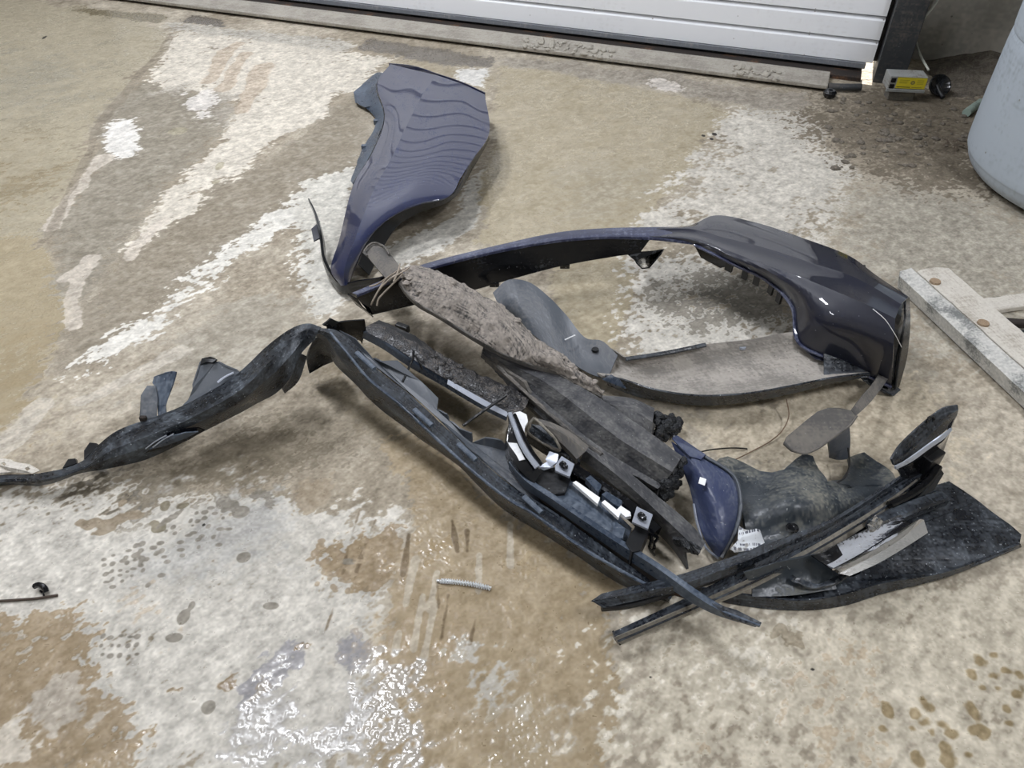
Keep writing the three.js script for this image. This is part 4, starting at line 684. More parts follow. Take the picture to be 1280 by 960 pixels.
// ---------------------------------------------------------------- hollow bars
{
  const t = thing('hollow_bar', 'short dusty hollow plastic bar with an open left end, below the long foam beam', 'car part', P(700, 550, 0));
  part(t, 'bar', loft([[[668, 522, .15], [692, 529, .155], [716, 542, .15], [736, 558, .14]], [[678, 530, .16], [700, 540, .16], [718, 552, .155], [732, 564, .145]], [[694, 548, .14], [704, 556, .14], [714, 566, .135], [721, 574, .13]], [[696, 554, .1], [706, 564, .1], [714, 572, .1], [720, 580, .1]]], { nu: 20, nv: 4, th: .004, smooth: false, crease: .4 }), M.rubberDust);
  part(t, 'open_rim', tube([[668, 522, .155], [662, 530, .14], [660, 540, .12], [672, 550, .1], [690, 560, .1], [700, 562, .12], [694, 549, .145], [680, 534, .16], [669, 523, .157]], .004, 40, 6), M.tan);
  part(t, 'inner_wall', sheet([[664, 530, .12], [676, 532, .12], [696, 552, .11], [700, 562, .1], [682, 554, .09], [664, 540, .1]], { th: .003, levels: 1 }), M.blackDirty);
  part(t, 'lower_wall', sweep([[661, 542, .09], [680, 556, .08], [700, 568, .075], [722, 584, .07]], rect(.02, .05, .004), { n: 16 }), M.blackPlastic);
}
{
  const t = thing('plastic_beam', 'long grey-black plastic beam lying parallel below the ribbed foam beam', 'car part', P(790, 620, 0));
  part(t, 'beam', loft([[[722, 548, .11], [770, 578, .11], [822, 620, .1], [868, 660, .09], [882, 678, .085]], [[730, 562, .115], [776, 598, .115], [820, 638, .11], [856, 672, .1], [874, 692, .09]], [[726, 574, .08], [764, 604, .08], [806, 640, .07], [842, 676, .06], [856, 690, .05]], [[726, 580, .03], [764, 612, .03], [804, 648, .02], [842, 688, .01], [858, 712, .003]]], { nu: 40, nv: 4, th: .006, smooth: false, crease: .4, rough: wavy(.004, 20) }), M.foam);
  part(t, 'crushed_end', loft([[[840, 674, .09], [858, 676, .1], [876, 688, .09]], [[846, 684, .07], [860, 690, .075], [872, 696, .07]]], { nu: 12, nv: 4, th: .01, rough: bumpy(.014, 70) }), M.foamTorn);
}
// ---------------------------------------------------------------- mud-topped grille strip
{
  const t = thing('grille_strip', 'black grille strip with wet mud along its top, just behind the bent valance', 'car trim', P(550, 470, 0));
  part(t, 'glossy_face', loft([[[450, 413, .15], [480, 426, .15], [513, 448, .14], [560, 474, .13], [606, 500, .12], [636, 516, .12]], [[448, 420, .12], [478, 436, .12], [509, 457, .11], [556, 484, .1], [600, 510, .09], [632, 526, .09]]], { nu: 40, nv: 5, th: .006, lift: (u, v) => .008 * Math.sin(v * 3.14) }), M.slatePlastic);
  part(t, 'chrome_strip', loft([[[560, 474, .138], [606, 500, .128], [636, 516, .128]], [[559, 480, .13], [603, 506, .12], [633, 521, .12]]], { nu: 20, nv: 3, th: .004 }), M.silver);
  part(t, 'muddy_top', loft([[[466, 404, .13], [476, 402, .135], [500, 411, .135], [522, 422, .13], [556, 446, .125], [592, 464, .12], [638, 482, .11], [664, 492, .1]], [[458, 408, .15], [472, 410, .155], [498, 426, .155], [522, 440, .15], [554, 462, .14], [590, 480, .14], [630, 498, .13], [654, 512, .12]], [[450, 412, .15], [466, 419, .152], [490, 432, .148], [513, 447, .142], [548, 468, .135], [584, 488, .128], [620, 508, .122], [642, 520, .118]]], { nu: 60, nv: 6, th: .008, rough: (p) => bumpy(.012, 45)(p) * sstep(-.42, -.2, p.x) }), M.mudDark);
  part(t, 'cap_plate', sheet([[464, 405, .14], [474, 400, .15], [520, 420, .145], [530, 434, .14], [506, 430, .15], [478, 414, .155]], { th: .004, levels: 2 }), M.blackClean);
  part(t, 'clip', box(-.022, .022, -.012, .012, -.01, .01, .004).applyMatrix4(new THREE.Matrix4().makeRotationY(-.5).setPosition(P(503, 410, .12))), M.blackClean);
  const c = [];
  for (let k = 0; k < 40; k++) { const s = rnd(), q = P(540 + 105 * s, 452 + 50 * s + (rnd() - .5) * 22, .142 - .02 * s); c.push(lump(.004 + rnd() * .01, k + 200, .5, 1).translate(q.x, q.y, q.z)); }
  const m = part(t, 'mud_clods', merged(...c), M.mudDark); m.userData.kind = 'stuff';
}
one('zip_tie', 'thin black cable tie standing up near the left end of the grille strip', 'cable tie', tube([[503, 478, .13], [510, 462, .15], [516, 448, .17], [517, 438, .19]], .0035, 20, 6), M.blackClean);
one('plastic_pin', 'short black bent pin poking out of the grille strip beside the cable tie', 'pin', tube([[519, 444, .165], [524, 452, .155], [528, 462, .135]], .0035, 12, 6), M.blackClean);
one('rod', 'thin straight black rod bridging the valance and the muddy grille strip', 'rod', tube([[579, 532, .125], [604, 514, .135], [633, 494, .15]], .0042, 10, 8), M.blackClean);

// ---------------------------------------------------------------- grille frame: horn, brackets, long bar
{
  const t = thing('grille_carrier', 'black grille carrier with a curved silver-striped horn and a long straight bar', 'car grille', P(760, 650, 0));
  part(t, 'horn', loft([[[634, 514, .18], [646, 540, .16], [656, 562, .15], [668, 580, .14], [678, 590, .13]], [[636, 530, .165], [634, 556, .15], [642, 578, .14], [656, 594, .13], [668, 604, .12]], [[632, 540, .12], [631, 566, .1], [638, 586, .095], [652, 604, .09], [664, 614, .09]]], { nu: 26, nv: 4, th: .006, smooth: false }), M.blackGloss);
  part(t, 'silver_stripe', sweep([[637, 516, .19], [644, 534, .178], [651, 552, .168], [660, 568, .158], [672, 584, .146]], rect(.016, .008, .003), { n: 24, scale: (s) => .75 + .3 * s }), M.silver);
  part(t, 'black_edge', sweep([[643, 518, .192], [650, 534, .182], [657, 550, .172], [666, 566, .162], [677, 581, .15]], rect(.008, .012, .003), { n: 24 }), M.blackGloss);
  part(t, 'white_cap', sheet([[642, 516, .17], [650, 514, .17], [658, 518, .165], [660, 526, .16], [656, 534, .155], [655, 546, .15], [648, 534, .16]], { th: .01, levels: 2 }), M.white, 'glossy white rounded cap');
  part(t, 'white_patch', sheet([[635, 553, .152], [646, 554, .158], [656, 574, .148], [645, 577, .138]], { th: .004, levels: 1 }), M.white, 'pale rectangular patch');
  part(t, 'long_bar', loft([[[641, 574, .12], [660, 596, .12], [694, 619, .12], [764, 666, .12], [822, 703, .12], [896, 753, .12], [952, 779, .115]], [[636, 578, .12], [656, 600, .12], [690, 624, .12], [760, 671, .12], [818, 708, .12], [892, 759, .12], [949, 782, .115]], [[636, 586, .085], [656, 610, .085], [688, 632, .085], [756, 680, .085], [812, 718, .085], [884, 764, .095], [944, 784, .1]]], { nu: 60, nv: 3, th: .006, smooth: false }), M.slatePlastic);
  part(t, 'rusty_flank', loft([[[660, 608, .085], [692, 634, .085], [760, 682, .085], [812, 716, .085], [858, 742, .09]], [[664, 618, .06], [696, 644, .06], [764, 692, .06], [814, 730, .06], [862, 752, .07]]], { nu: 40, nv: 3, th: .004, rough: bumpy(.006, 70) }), M.rust, 'rusty scraped flank');
  part(t, 'bar_tip', sheet([[890, 754, .122], [920, 762, .122], [952, 778, .116], [950, 783, .114], [930, 778, .115], [908, 770, .118]], { th: .006, levels: 1 }), M.blackPlastic);
  part(t, 'web', loft([[[690, 594, .1], [720, 604, .1], [760, 632, .095], [790, 660, .09]], [[690, 606, .105], [716, 622, .105], [756, 652, .1], [784, 676, .095]], [[688, 620, .105], [704, 630, .105], [744, 656, .1], [772, 674, .1]]], { nu: 26, nv: 4, th: .005, smooth: false }), M.slatePlastic);
  // two bracket boxes with light tabs and dark clips
  const blockTop = (q, hTop, name, mat) => sheet(q.map(([u, v]) => [u, v, hTop]), { th: .05, levels: 1 });
  part(t, 'bracket', blockTop([[664, 598], [682, 578], [714, 596], [706, 616], [690, 618]], .115), M.blackClean);
  part(t, 'bracket', blockTop([[782, 678], [800, 648], [812, 660], [800, 688], [790, 690]], .125), M.blackClean);
  for (const [tab, clip, h, side] of [[[[694, 582], [702, 570], [718, 580], [712, 596], [694, 588]], [704, 582], .14], [[[790, 652], [796, 633], [816, 643], [810, 661]], [802, 646], .15]]) {
    const b = part(t, 'bracket_tab', sheet(tab.map(([u, v]) => [u, v, h]), { th: .006, levels: 1 }), M.silver);
    part(b, 'clip', merged(lump(.009, 4, .6, 1).translate(...P(clip[0] - 1, clip[1] - 2, h + .006).toArray()), lump(.008, 9, .6, 1).translate(...P(clip[0] + 2, clip[1] + 2, h + .006).toArray())), M.blackGloss);
  }
  part(t, 'bracket_tab', sheet([[682, 574, .135], [687, 564, .145], [698, 568, .145], [696, 578, .14], [688, 584, .13]], { th: .006, levels: 1 }), M.silver);
  part(t, 'side_ear', sheet([[672, 584, .125], [684, 577, .13], [692, 584, .13], [680, 588, .12]], { th: .005, levels: 1 }), M.silver);
  part(t, 'foot', blockTop([[764, 668], [770, 652], [782, 660], [778, 674]], .115), M.slatePlastic);
  for (const q of [[[716, 603], [720, 601], [750, 622], [747, 630]], [[752, 628], [756, 625], [776, 641], [773, 647]], [[771, 637], [776, 632], [788, 640], [789, 645], [782, 646]]]) part(t, 'chrome_pin', sheet(q.map(([u, v]) => [u, v, .128]), { th: .01, levels: 1 }), M.white, 'bright white locating pin');
  for (const q of [[[732, 598], [738, 594], [752, 606], [748, 616]], [[752, 618], [758, 614], [778, 626], [776, 634], [770, 632]]]) part(t, 'blue_lug', sheet(q.map(([u, v]) => [u, v, .12]), { th: .02, levels: 1 }), M.slatePlastic);
  part(t, 'back_rail', sweep([[716, 590, .09], [750, 612, .085], [790, 640, .08], [820, 668, .07]], rect(.03, .04, .004), { n: 16 }), M.blackGloss);
  const w = []; for (const l of [[[808, 662, .1], [814, 672, .09], [812, 684, .06], [818, 694, .03]], [[812, 668, .1], [822, 672, .08], [816, 680, .06]], [[814, 672, .09], [818, 684, .06], [814, 690, .04]]]) w.push(tube(l, .004, 14, 5));
  part(t, 'cable_stub', merged(...w), M.blackGloss);
}
// ---------------------------------------------------------------- small blue panel
{
  const t = thing('fender_panel', 'small rounded blue body panel with a square white sticker beside the broken foam end', 'car panel', P(890, 640, 0));
  part(t, 'panel', loft([[[839, 552, .09], [850, 580, .08], [862, 610, .07], [868, 636, .06], [880, 672, .05], [895, 696, .02]], [[858, 562, .11], [876, 590, .12], [890, 620, .12], [898, 650, .1], [902, 676, .07], [900, 696, .03]], [[842, 546, .1], [880, 570, .11], [918, 596, .11], [926, 625, .1], [920, 662, .07], [905, 694, .03]]], { nu: 34, nv: 8, th: .004, crease: 1 }), M.blueDusty);
  part(t, 'rim', tube([[842, 546, .105], [880, 570, .116], [917, 595, .116], [926, 625, .106], [920, 662, .076], [902, 697, .03]], .005, 44, 6), M.linerGrey);
  part(t, 'edge_fold', tube([[867, 630, .068], [872, 656, .06], [882, 684, .04], [898, 698, .02]], .003, 20, 5), M.silver);
  part(t, 'upper_flange', sheet([[840, 548, .11], [846, 544, .12], [882, 568, .125], [876, 574, .12], [862, 570, .12]], { th: .004, levels: 1 }), M.blueDusty);
  part(t, 'sticker', sheet([[875, 596, .132], [883, 599, .132], [881, 607, .131], [873, 604, .131]], { th: .001, levels: 0 }), M.white, 'small blank white sticker');
}
// ---------------------------------------------------------------- splash shield, flap
{
  const t = thing('splash_shield', 'crumpled black splash shield with mud smears and a notch, right of the small blue panel', 'car liner', P(1000, 630, 0));
  const H = (u, v) => .035 + .05 * Math.exp(-(((u - 985) / 60) ** 2 + ((v - 612) / 34) ** 2)) + .05 * sstep(1110, 1040, u) * sstep(570, 640, v) * .4 + .014 * Math.sin(u * .045) + .01 * Math.sin(v * .09 + u * .02);
  part(t, 'shield', sheet([[891, 580], [900, 572], [910, 569], [927, 575], [950, 586], [966, 589], [980, 587], [995, 573], [1005, 567], [1016, 570], [1024, 590], [1034, 604], [1052, 598], [1062, 586], [1060, 572], [1080, 566], [1092, 574], [1102, 581], [1116, 592], [1122, 604], [1080, 640], [1030, 668], [984, 690], [940, 702], [920, 700], [932, 660], [926, 620], [914, 596]], { h: H, th: .004, levels: 4, crease: .7, rough: wavy(.02, 14) }), M.shield);
  part(t, 'torn_hole', lump(.016, 3, .3, 1).applyMatrix4(new THREE.Matrix4().setPosition(P(990, 660, .075))), M.blackGloss);
  part(t, 'notch_wire', tube([[1060, 560, .08], [1062, 580, .07], [1058, 594, .06], [1048, 602, .06], [1032, 606, .06]], .0025, 24, 5), M.wire);
}
{
  const t = thing('mud_flap', 'grey paddle-shaped rubber flap on a narrow neck, standing on a short leg', 'mud flap', P(1040, 540, 0));
  part(t, 'paddle', sheet([[980, 553, .12], [984, 545, .125], [1004, 528, .135], [1022, 514, .14], [1034, 510, .145], [1050, 510, .145], [1066, 513, .14], [1071, 520, .135], [1062, 532, .13], [1040, 548, .12], [1020, 562, .115], [1005, 567, .11], [990, 562, .115]], { th: .008, levels: 3, crease: .6, rough: wavy(.006, 20) }), M.rubberDust);
  part(t, 'neck', loft([[[1064, 513, .14], [1078, 494, .12], [1092, 478, .09], [1098, 468, .07]], [[1070, 520, .135], [1086, 505, .115], [1100, 488, .085], [1110, 474, .06]]], { nu: 14, nv: 4, th: .007, rough: wavy(.006, 30) }), M.rubberDust);
  part(t, 'leg', loft([[[1062, 532, .125], [1063, 552, .07], [1061, 574, .02]], [[1050, 542, .12], [1050, 560, .065], [1048, 575, .02]], [[1036, 552, .115], [1037, 564, .07], [1036, 572, .03]]], { nu: 12, nv: 4, th: .006 }), M.linerGrey);
  part(t, 'rim', tube([[980, 553, .122], [990, 562, .117], [1005, 567, .112], [1020, 562, .117], [1040, 548, .122], [1062, 532, .132], [1071, 520, .137]], .003, 40, 5), M.rubberDust);
}
// ---------------------------------------------------------------- two long strips crossing in front
{
  const t = thing('trim_strip', 'flat black trim strip with a pointed left end, upper of the two crossing strips', 'car trim', P(900, 690, 0));
  part(t, 'blade', loft([[[752, 742, .085], [815, 727, .09], [857, 716, .09], [900, 701, .095], [935, 689, .1], [985, 670, .105], [1040, 648, .11], [1098, 612, .115], [1130, 591, .115]], [[739, 751, .088], [815, 738, .1], [860, 728, .102], [901, 713, .106], [938, 699, .11], [985, 678, .112], [1040, 653, .115], [1098, 617, .12], [1130, 595, .12]], [[754, 760, .075], [814, 747, .08], [858, 738, .082], [902, 722, .085], [940, 706, .09], [985, 685, .1], [1040, 658, .105], [1098, 621, .11], [1131, 599, .11]]], { nu: 60, nv: 3, th: .006, smooth: false }), M.blackPlastic);
  part(t, 'under_edge', sweep([[752, 760, .065], [784, 757, .06], [840, 741, .06], [900, 722, .065], [942, 707, .07]], rect(.012, .016, .003), { n: 20 }), M.blackClean);
}
{
  const t = thing('trim_strip', 'straight black trim strip with a tan worn lower edge, reaching lowest in the heap', 'car trim', P(900, 750, 0));
  part(t, 'blade', loft([[[766, 790, .05], [818, 766, .055], [868, 742, .06], [934, 708, .07], [984, 683, .08], [1040, 656, .09], [1098, 619, .1], [1140, 592, .105], [1158, 578, .105]], [[768, 796, .055], [820, 774, .06], [872, 752, .066], [932, 725, .076], [976, 703, .086], [1041, 667, .096], [1106, 627, .105], [1146, 598, .11], [1164, 582, .11]]], { nu: 60, nv: 4, th: .01, smooth: false }), M.blackPlastic);
  part(t, 'tan_edge', loft([[[768, 797, .055], [820, 775, .06], [872, 752, .066], [932, 726, .076], [976, 704, .086], [1041, 668, .096], [1106, 628, .105], [1146, 599, .11]], [[774, 807, .03], [824, 785, .035], [878, 762, .04], [938, 737, .055], [981, 715, .07], [1044, 682, .08], [1112, 637, .09], [1151, 606, .095]]], { nu: 60, nv: 3, th: .008, smooth: false }), M.tan, 'tan dusty lower edge');
  part(t, 'groove_bead', tube([[772, 802, .046], [876, 757, .06], [935, 731, .07], [980, 709, .083], [1043, 674, .093], [1109, 632, .102], [1148, 602, .107]], .0025, 40, 5), M.blackDirty);
  part(t, 'end_cap', sheet([[765, 789, .05], [768, 796, .055], [775, 807, .03], [771, 804, .02], [766, 796, .02]], { th: .004, levels: 0 }), M.blackGloss);
}
{
  const t = thing('trim_stub', 'short dark bar end beside the chrome piece, pointing at the right wing', 'car trim', P(1140, 620, 0));
  part(t, 'bar', sweep([[1090, 660, .1], [1130, 640, .1], [1178, 622, .1]], rect(.035, .03, .005), { n: 12 }), M.blackPlastic);
  part(t, 'hook', sweep([[1112, 632, .11], [1140, 618, .115], [1160, 602, .12], [1172, 584, .125]], rect(.02, .02, .004), { n: 16 }), M.blackGloss);
  part(t, 'tail', sheet([[1120, 628, .1], [1150, 606, .11], [1172, 580, .12], [1180, 592, .1], [1168, 612, .09], [1140, 632, .09]], { th: .006, levels: 2 }), M.blackClean);
}
// ---------------------------------------------------------------- corner grille end
{
  const t = thing('grille_corner', 'black corner grille end with a silver stripe, standing upright at the right of the heap', 'car grille', P(1150, 570, 0));
  part(t, 'back_plate', loft([[[1115, 574, .2], [1125, 557, .22], [1136, 546, .24], [1158, 526, .26], [1180, 510, .28], [1197, 506, .28]], [[1118, 582, .18], [1130, 568, .2], [1142, 556, .22], [1162, 538, .24], [1182, 522, .26], [1198, 512, .27]], [[1124, 580, .17], [1138, 572, .18], [1152, 562, .19], [1170, 548, .21], [1186, 534, .22], [1196, 520, .24]]], { nu: 24, nv: 3, th: .006, smooth: false }), M.blackPlastic);
  part(t, 'silver_stripe', loft([[[1119, 583, .2], [1136, 572, .205], [1158, 556, .22], [1178, 542, .235], [1188, 535, .24]], [[1120, 587, .19], [1140, 577, .195], [1162, 561, .21], [1182, 547, .225], [1190, 538, .235]]], { nu: 22, nv: 3, th: .006, lift: (u, v) => .004 * Math.sin(v * 3.14) }), M.silver);
  part(t, 'lower_plate', loft([[[1122, 588, .17], [1142, 578, .18], [1164, 562, .19], [1182, 548, .2], [1196, 516, .25]], [[1126, 594, .13], [1146, 586, .13], [1166, 574, .13], [1180, 556, .15], [1198, 514, .24]], [[1130, 604, .09], [1148, 602, .09], [1166, 588, .1], [1176, 572, .11], [1190, 534, .19]]], { nu: 22, nv: 3, th: .006 }), M.blackGloss);
  part(t, 'mount', box(-.03, .03, 0, .1, -.02, .02, .004).applyMatrix4(new THREE.Matrix4().makeRotationY(.6).setPosition(P(1150, 594, .075).setY(.06))), M.blackClean);
  part(t, 'wire_loop', tube([[1158, 530, .25], [1160, 523, .27], [1164, 521, .27], [1168, 523, .265], [1164, 529, .25]], .003, 20, 5), M.blackClean);
}
// ---------------------------------------------------------------- chrome trim piece
{
  const t = thing('chrome_trim', 'broken chrome trim piece with mirror faces, lying on the underbody panel', 'car trim', P(1090, 690, 0));
  part(t, 'upper_face', loft([[[1016, 694, .108], [1050, 678, .113], [1090, 658, .118], [1126, 643, .123]], [[1042, 710, .125], [1072, 694, .13], [1108, 672, .135], [1140, 654, .14]]], { nu: 20, nv: 6, th: .004, lift: (u, v) => -.004 * Math.sin(v * 3.14) }), M.chrome);
  part(t, 'ridge', loft([[[1040, 711, .13], [1072, 695, .135], [1110, 672, .14], [1142, 652, .145]], [[1050, 716, .125], [1082, 700, .13], [1120, 678, .135], [1155, 650, .14]]], { nu: 20, nv: 4, th: .004, lift: (u, v) => .006 * Math.sin(v * 3.14) }), M.chrome);
  part(t, 'lower_face', loft([[[1048, 716, .124], [1082, 700, .129], [1120, 678, .134], [1155, 650, .14]], [[1062, 720, .118], [1098, 704, .122], [1132, 684, .126], [1160, 666, .13]]], { nu: 20, nv: 4, th: .004 }), M.chrome);
  part(t, 'backing', loft([[[1014, 694, .12], [1030, 690, .125], [1046, 680, .125]], [[1044, 714, .11], [1052, 710, .11], [1060, 704, .11]], [[1052, 722, .06], [1064, 722, .06], [1076, 716, .06]]], { nu: 8, nv: 3, th: .005 }), M.blackGloss);
  part(t, 'foil_scrap', sheet([[1084, 655, .15], [1090, 650, .165], [1096, 643, .175], [1100, 650, .16], [1104, 654, .15], [1098, 662, .15], [1088, 664, .145]], { th: .001, levels: 2, rough: bumpy(.012, 90) }), M.chrome, 'crumpled shiny foil scrap');
}
{
  const t = thing('paper_label', 'creased white paper label with smudged print, tucked beside the blue panel', 'label', P(936, 675, 0));
  const print = dataTex(256, 256, (x, y) => { const l = Math.floor(y * 14), ink = (l % 2) && vn(x * 40 + l * 9, l * 3.7) > .45 && x > .1 && x < .9 && y > .08 && y < .92; const n = fbm(x * 8, y * 8, 3); return mixc(ink ? [92, 94, 104] : [206, 210, 214], [120, 116, 110], sstep(.55, .75, n) * .7); }, true, [12, 12]);
  part(t, 'sheet', sheet([[924, 657, .1], [936, 662, .105], [950, 664, .1], [956, 678, .085], [938, 688, .08], [918, 692, .075], [912, 688, .08], [922, 676, .09]], { th: .0008, levels: 3, rough: bumpy(.014, 30) }), new THREE.MeshStandardMaterial({ map: print, roughness: .6, side: THREE.DoubleSide }));
}
// ---------------------------------------------------------------- wires and small bits
one('loose_wire', 'thin rusty wire curling over the floor below the liner rim', 'wire', tube([[983, 499, .05], [986, 520, .03], [978, 538, .012], [962, 552, .006], [940, 564, .004], [920, 574, .012]], .0017, 50, 5), plain(0x6e5a48, .8));
one('black_wire', 'short thin black wire arching from behind the small blue panel', 'wire', tube([[872, 566, .03], [884, 563, .03], [900, 561, .02], [920, 560, .008], [934, 561, .004]], .0022, 30, 5), M.wire);
one('bright_wire', 'short bright twisted wire lying on the wet brown floor band', 'wire', (() => { const g = []; g.push(tube([[546, 726, .004], [566, 727, .007], [590, 730, .007], [614, 735, .005]], .0035, 24, 6)); const c = curve([[550, 726, .006], [566, 727, .009], [590, 730, .009], [612, 735, .006]]); const h = []; for (let k = 0; k <= 150; k++) { const p = c.getPoint(k / 150), a = k * .9; h.push(V(p.x, p.y + Math.cos(a) * .0045, p.z + Math.sin(a) * .0055)); } g.push(tube(h, .0016, 300, 4)); return merged(...g); })(), plain(0xdde0e2, .3, .35));
{
  const t = thing('plastic_clip', 'small black plastic clip near the left edge of the floor', 'clip', P(50, 736, 0));
  part(t, 'body', sweep([[43, 733, .012], [48, 731, .016], [56, 735, .014], [58, 740, .008]], rect(.012, .012, .003), { n: 14 }), M.blackGloss);
  part(t, 'prong', tube([[50, 738, .008], [54, 742, .004], [55, 746, .003]], .0025, 8, 5), M.blackGloss);
}
one('twig', 'thin dark twig under the small black clip at the left edge', 'twig', tube([[-14, 752, .004], [20, 750, .005], [46, 748, .005], [72, 744, .004]], .0034, 24, 6), plain(0x4a4038, .9));
{
  const g = []; const c0 = P(1190, 183, 0);
  for (let k = 0; k < 7; k++) { const a = k * 1.3, r = .03 + .02 * rnd(), p = V(c0.x + Math.cos(a) * .02, .008 + .008 * rnd(), c0.z + Math.sin(a) * .02), q = V(p.x + Math.cos(a + .6) * r, .006, p.z + Math.sin(a + .6) * r); g.push(sweep([p, p.clone().lerp(q, .5).setY(.02), q], rect(.012, .002, .0004), { n: 6, scale: (s) => 1 - .8 * s })); }
  one('dry_leaf', 'shrivelled dry leaf scrap on the soil left of the big tank', 'leaf', merged(...g), plain(0x5c5044, .9));
}
// ---------------------------------------------------------------- whitewashed board at the right
{
  const t = thing('wooden_board', 'whitewashed wooden board with two brown plugs, running off the right edge', 'board', P(1220, 420, 0));
  const A = P(1145, 338, .07), B = P(1296, 474, .07), C = P(1165, 331, .07), L = B.clone().sub(A), dir = L.clone().normalize(), side = V(-dir.z, 0, dir.x); if (side.dot(C.clone().sub(A)) < 0) side.negate();
  const wd = Math.abs(C.clone().sub(A).dot(side)) * 1.15, far = 0.5 + L.length(), at = (s, w, h) => A.clone().addScaledVector(dir, s).addScaledVector(side, w).setY(h);
  const wob = (p) => (vn3(p.x * 30, p.y * 30, p.z * 30) - .5) * .004;
  part(t, 'board', gridSolid(Array.from({ length: 40 }, (_, i) => Array.from({ length: 7 }, (_, j) => { const s = i / 39 * far, q = at(s, (wd + .03) * j / 6, .07); if (i === 0) { q.addScaledVector(dir, j === 0 ? .008 : j === 6 ? .016 : j === 5 ? .006 : 0); } return q; })), .069, .5, wob), M.wood);
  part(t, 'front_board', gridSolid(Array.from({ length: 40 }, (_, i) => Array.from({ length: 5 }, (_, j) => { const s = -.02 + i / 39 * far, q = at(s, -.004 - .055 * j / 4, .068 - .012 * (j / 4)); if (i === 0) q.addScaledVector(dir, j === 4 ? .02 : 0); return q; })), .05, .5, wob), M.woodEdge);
  for (const [u, v] of [[1169, 352], [1229, 404]]) { const p = P(u, v, .073); part(t, 'plug', new THREE.CylinderGeometry(.017, .018, .008, 20).translate(p.x, p.y, p.z), M.brownDisc, 'round brown wooden plug'); }
}
{
  const t = thing('old_plank', 'thin pale plank end behind the whitewashed board at the right edge', 'board', P(1260, 385, 0));
  part(t, 'plank', sweep([[1226, 384, .012], [1262, 379, .012], [1320, 371, .012]], rect(.07, .022, .004), { n: 12, rough: (p) => (vn3(p.x * 50, 1, p.z * 50) - .5) * .006 }), M.wood);
}
one('iron_bar', 'dark rusty iron bar lying behind the whitewashed board at the right edge', 'bar', sweep([[1238, 401, .012], [1270, 404, .012], [1330, 406, .012]], rect(.03, .022, .004), { n: 8 }), M.rust);
one('rubber_end', 'black rounded rubber end showing at the right edge above the board', 'rubber', tube([[1272, 420, .02], [1290, 420, .02], [1320, 422, .02]], .022, 10, 12), M.blackClean);
// ---------------------------------------------------------------- big tank
{
  const c = V(2.5, 0, -2.95), t = thing('storage_tank', 'large pale plastic tank cut by the right edge of the picture', 'tank', c);
  const pr = [[0, .006], [.44, .006], [.5, .014], [.545, .04], [.57, .085], [.58, .15], [.58, .5], [.574, .56], [.58, .62], [.58, 1.1], [.56, 1.2], [.46, 1.29], [.2, 1.33], [0, 1.335]].map(([r, y]) => new THREE.Vector2(Math.max(r, 0.0005), y));
  const g = new THREE.LatheGeometry(new THREE.SplineCurve(pr).getPoints(80), 72), uv = g.attributes.uv, ps = g.attributes.position; for (let i = 0; i < uv.count; i++) uv.setXY(i, uv.getX(i) * 3.64, ps.getY(i));
  part(t, 'tank_body', g.translate(c.x, 0, c.z), M.tank);
  part(t, 'screw_lid', new THREE.CylinderGeometry(.16, .16, .06, 32).translate(c.x, 1.36, c.z), M.blackClean);
}
one('pipe_stub', 'short pale green pipe stub lying by the foot of the tank', 'pipe', sweep([[1208, 141, .02], [1216, 135, .02], [1226, 128, .02]], ring(.02, .02, 16), { n: 6 }), dirtyMaterial({ base: [150, 168, 158], dust: [110, 120, 112], amount: .3 }));
// ---------------------------------------------------------------- yellow-labelled box in the corner
{
  const t = thing('control_box', 'small grey box with a yellow printed label at the foot of the gate post', 'box', P(1136, 120, 0));
  const lo = .055, hi = .125, A = P(1114, 95, hi), B = P(1161, 97, hi), d = B.clone().sub(A).normalize(), nrm = V(d.z, 0, -d.x), W = A.distanceTo(B), rot = new THREE.Matrix4().makeRotationY(Math.atan2(-d.z, d.x)).setPosition(A.x, 0, A.z);
  part(t, 'case', box(0, W, lo, hi, -.1, 0, .004).applyMatrix4(rot), M.boxGrey);
  part(t, 'front_rim', box(-.004, W + .002, lo - .006, lo + .008, -.004, .006, .002).applyMatrix4(rot), M.boxGrey);
  const cv = document.createElement('canvas'); cv.width = 256; cv.height = 112; const x = cv.getContext('2d');
  x.fillStyle = '#d9c832'; x.fillRect(0, 0, 256, 112); x.fillStyle = '#5a5320'; for (let k = 0; k < 3; k++) x.fillRect(22, 26 + k * 14, 84 - k * 8, 3); x.fillRect(8, 92, 120, 7); x.fillRect(140, 94, 90, 3);
  x.beginPath(); x.arc(140, 50, 19, 0, 7); x.fillStyle = '#7a7348'; x.fill(); x.beginPath(); x.arc(140, 50, 11, 0, 7); x.fillStyle = '#b4a64a'; x.fill(); x.fillStyle = '#6b6430'; for (let k = 0; k < 4; k++) x.fillRect(176, 24 + k * 12, 58, 2.5); x.fillRect(0, 0, 256, 4); x.fillRect(0, 108, 256, 4);
  const lt = new THREE.CanvasTexture(cv); lt.colorSpace = THREE.SRGBColorSpace;
  const lg = new THREE.BoxGeometry(W * .78, .056, .002).translate(W * .59, (lo + hi) / 2 + .004, .0015).applyMatrix4(rot);
  part(t, 'label', lg, new THREE.MeshStandardMaterial({ map: lt, roughness: .4 }), 'yellow printed label');
  for (const y of [.075, .105]) part(t, 'dark_socket', box(.006, .03, y - .011, y + .011, -.004, .003, .003).applyMatrix4(rot), M.blackGloss);
  part(t, 'foot_block', box(W * .12, W * .82, 0, lo - .004, -.085, -.01, .004).applyMatrix4(rot), M.boxShade);
}
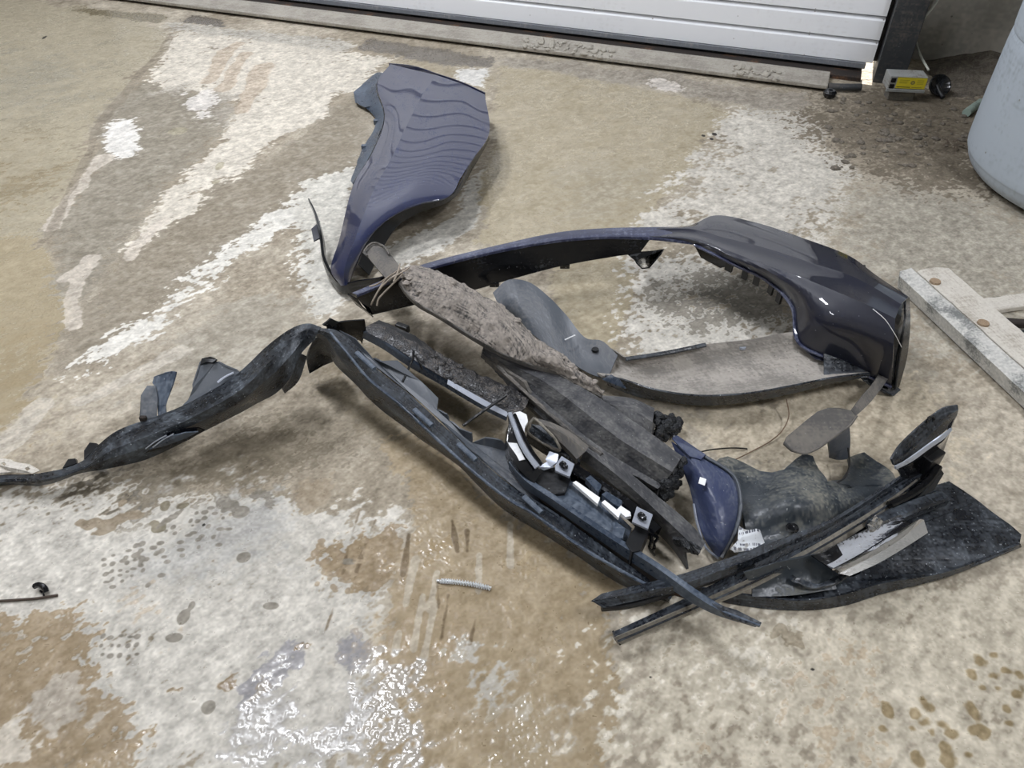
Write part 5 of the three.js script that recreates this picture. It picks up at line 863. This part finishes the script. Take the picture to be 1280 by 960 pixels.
{
  const t = thing('black_funnel', 'black round rubber cap beside the yellow-labelled box', 'cap', P(1174, 104, 0));
  const p = P(1173, 103, .06);
  part(t, 'cup', new THREE.LatheGeometry([[.0005, .0], [.03, .0], [.052, .02], [.056, .035], [.05, .036], [.03, .016], [.0005, .012]].map((q) => new THREE.Vector2(...q)), 28).rotateX(.9).translate(p.x, .035, p.z), M.blackGloss);
  part(t, 'spout', tube([V(p.x, .045, p.z), V(p.x + .005, .02, p.z + .05), V(p.x + .01, .012, p.z + .075)], .012, 8, 10), M.blackClean);
}
one('thin_cable', 'thin grey cable hanging down the corner to the yellow-labelled box', 'cable', (() => { const n = -.12; const w = (u, v, nn) => { const x = (u - 640) / FPX, y = -(v - 480) / FPX, d = V(x, y * CP - SP, -(y * SP + CP)), o = GO.clone().addScaledVector(GN, nn).setY(EYE), k = o.clone().sub(V(0, EYE, 0)).dot(GN) / d.dot(GN); return V(0, EYE, 0).addScaledVector(d, k); }; return tube([w(1180, -30, -.3), w(1172, 0, -.3), w(1152, 28, -.22), w(1145, 44, -.16), w(1146, 56, -.08), w(1152, 72, .02), w(1161, 88, .1)], .006, 60, 6); })(), M.cable);
one('rubber_nut', 'small black rubber knob at the end of the sill beam', 'knob', (() => { const p = P(1036, 122, 0); const g = new THREE.LatheGeometry([[.0005, 0], [.024, 0], [.033, .012], [.033, .026], [.024, .038], [.012, .038], [.011, .03], [.0005, .03]].map((q) => new THREE.Vector2(...q)), 10); return toCreasedNormals(g, .4).translate(p.x, .001, p.z); })(), M.blackGloss);
one('pipe_end', 'short grey pipe lying between the sill beam and the gate post', 'pipe', sweep([[1035, 108, .024], [1050, 109, .024], [1076, 109, .024]], ring(.018, .018, 14), { n: 6 }), M.steelDark);
// rubble crumbs on the sill and the soil of the corner
{
  const rub = [];
  for (let k = 0; k < 120; k++) { const f = rnd(), u = k < 84 ? 655 + f * 110 : 915 + f * 60, v = (k < 84 ? 47 + (u - 640) * .131 : 48 + (u - 640) * .128) + (rnd() - .25) * 13, p = P(u, v, .04); rub.push(lump(.005 + rnd() * rnd() * .02, k, .7, 1).translate(p.x, .04, p.z)); }
  const m = one('rubble', 'loose concrete crumbs scattered along the sill beam', 'rubble', merged(...rub), M.sill); m.userData.kind = 'stuff';
  const clods = [];
  for (let k = 0; k < 420; k++) { const f = rnd(), u = 1030 + f * 200, v = 112 + rnd() * 100 - (rnd() < .5 ? rnd() * 30 : 0), p = P(u, Math.max(98, v), 0), q = p.clone().sub(GO); if (q.dot(GN) < .36 && q.dot(GD) < .2 || p.distanceTo(V(2.5, 0, -2.95)) < .62 || p.distanceTo(P(1138, 112, 0)) < .17 || p.distanceTo(P(1174, 104, 0)) < .1 || p.distanceTo(P(1216, 135, 0)) < .1) continue; clods.push(lump(.003 + rnd() ** 4 * .02, k, .45, 1).translate(p.x, .002, p.z)); }
  const s = one('soil_crumbs', 'dark soil crumbs heaped in the corner by the gate post', 'soil', merged(...clods), M.soil); s.userData.kind = 'stuff';
  // low bank of soil against the wall
  const g = new THREE.PlaneGeometry(1.7, .75, 60, 30).rotateX(-Math.PI / 2), pp = g.attributes.position;
  for (let i = 0; i < pp.count; i++) { const x = pp.getX(i), z = pp.getZ(i), e = sstep(-.85, -.5, x) * sstep(.36, -.1, z); pp.setY(i, -.012 + e * (.03 + .05 * sstep(.1, -.36, z)) + e * (fbm(x * 9 + 30, z * 9 + 30, 4) - .5) * .09); }
  g.computeVertexNormals(); const b = struct('soil_bank', boxUV(g).applyMatrix4(new THREE.Matrix4().makeTranslation(1.05, 0, .02)), M.soil, framed('trim_3'));
}

renderer.render(scene, camera);
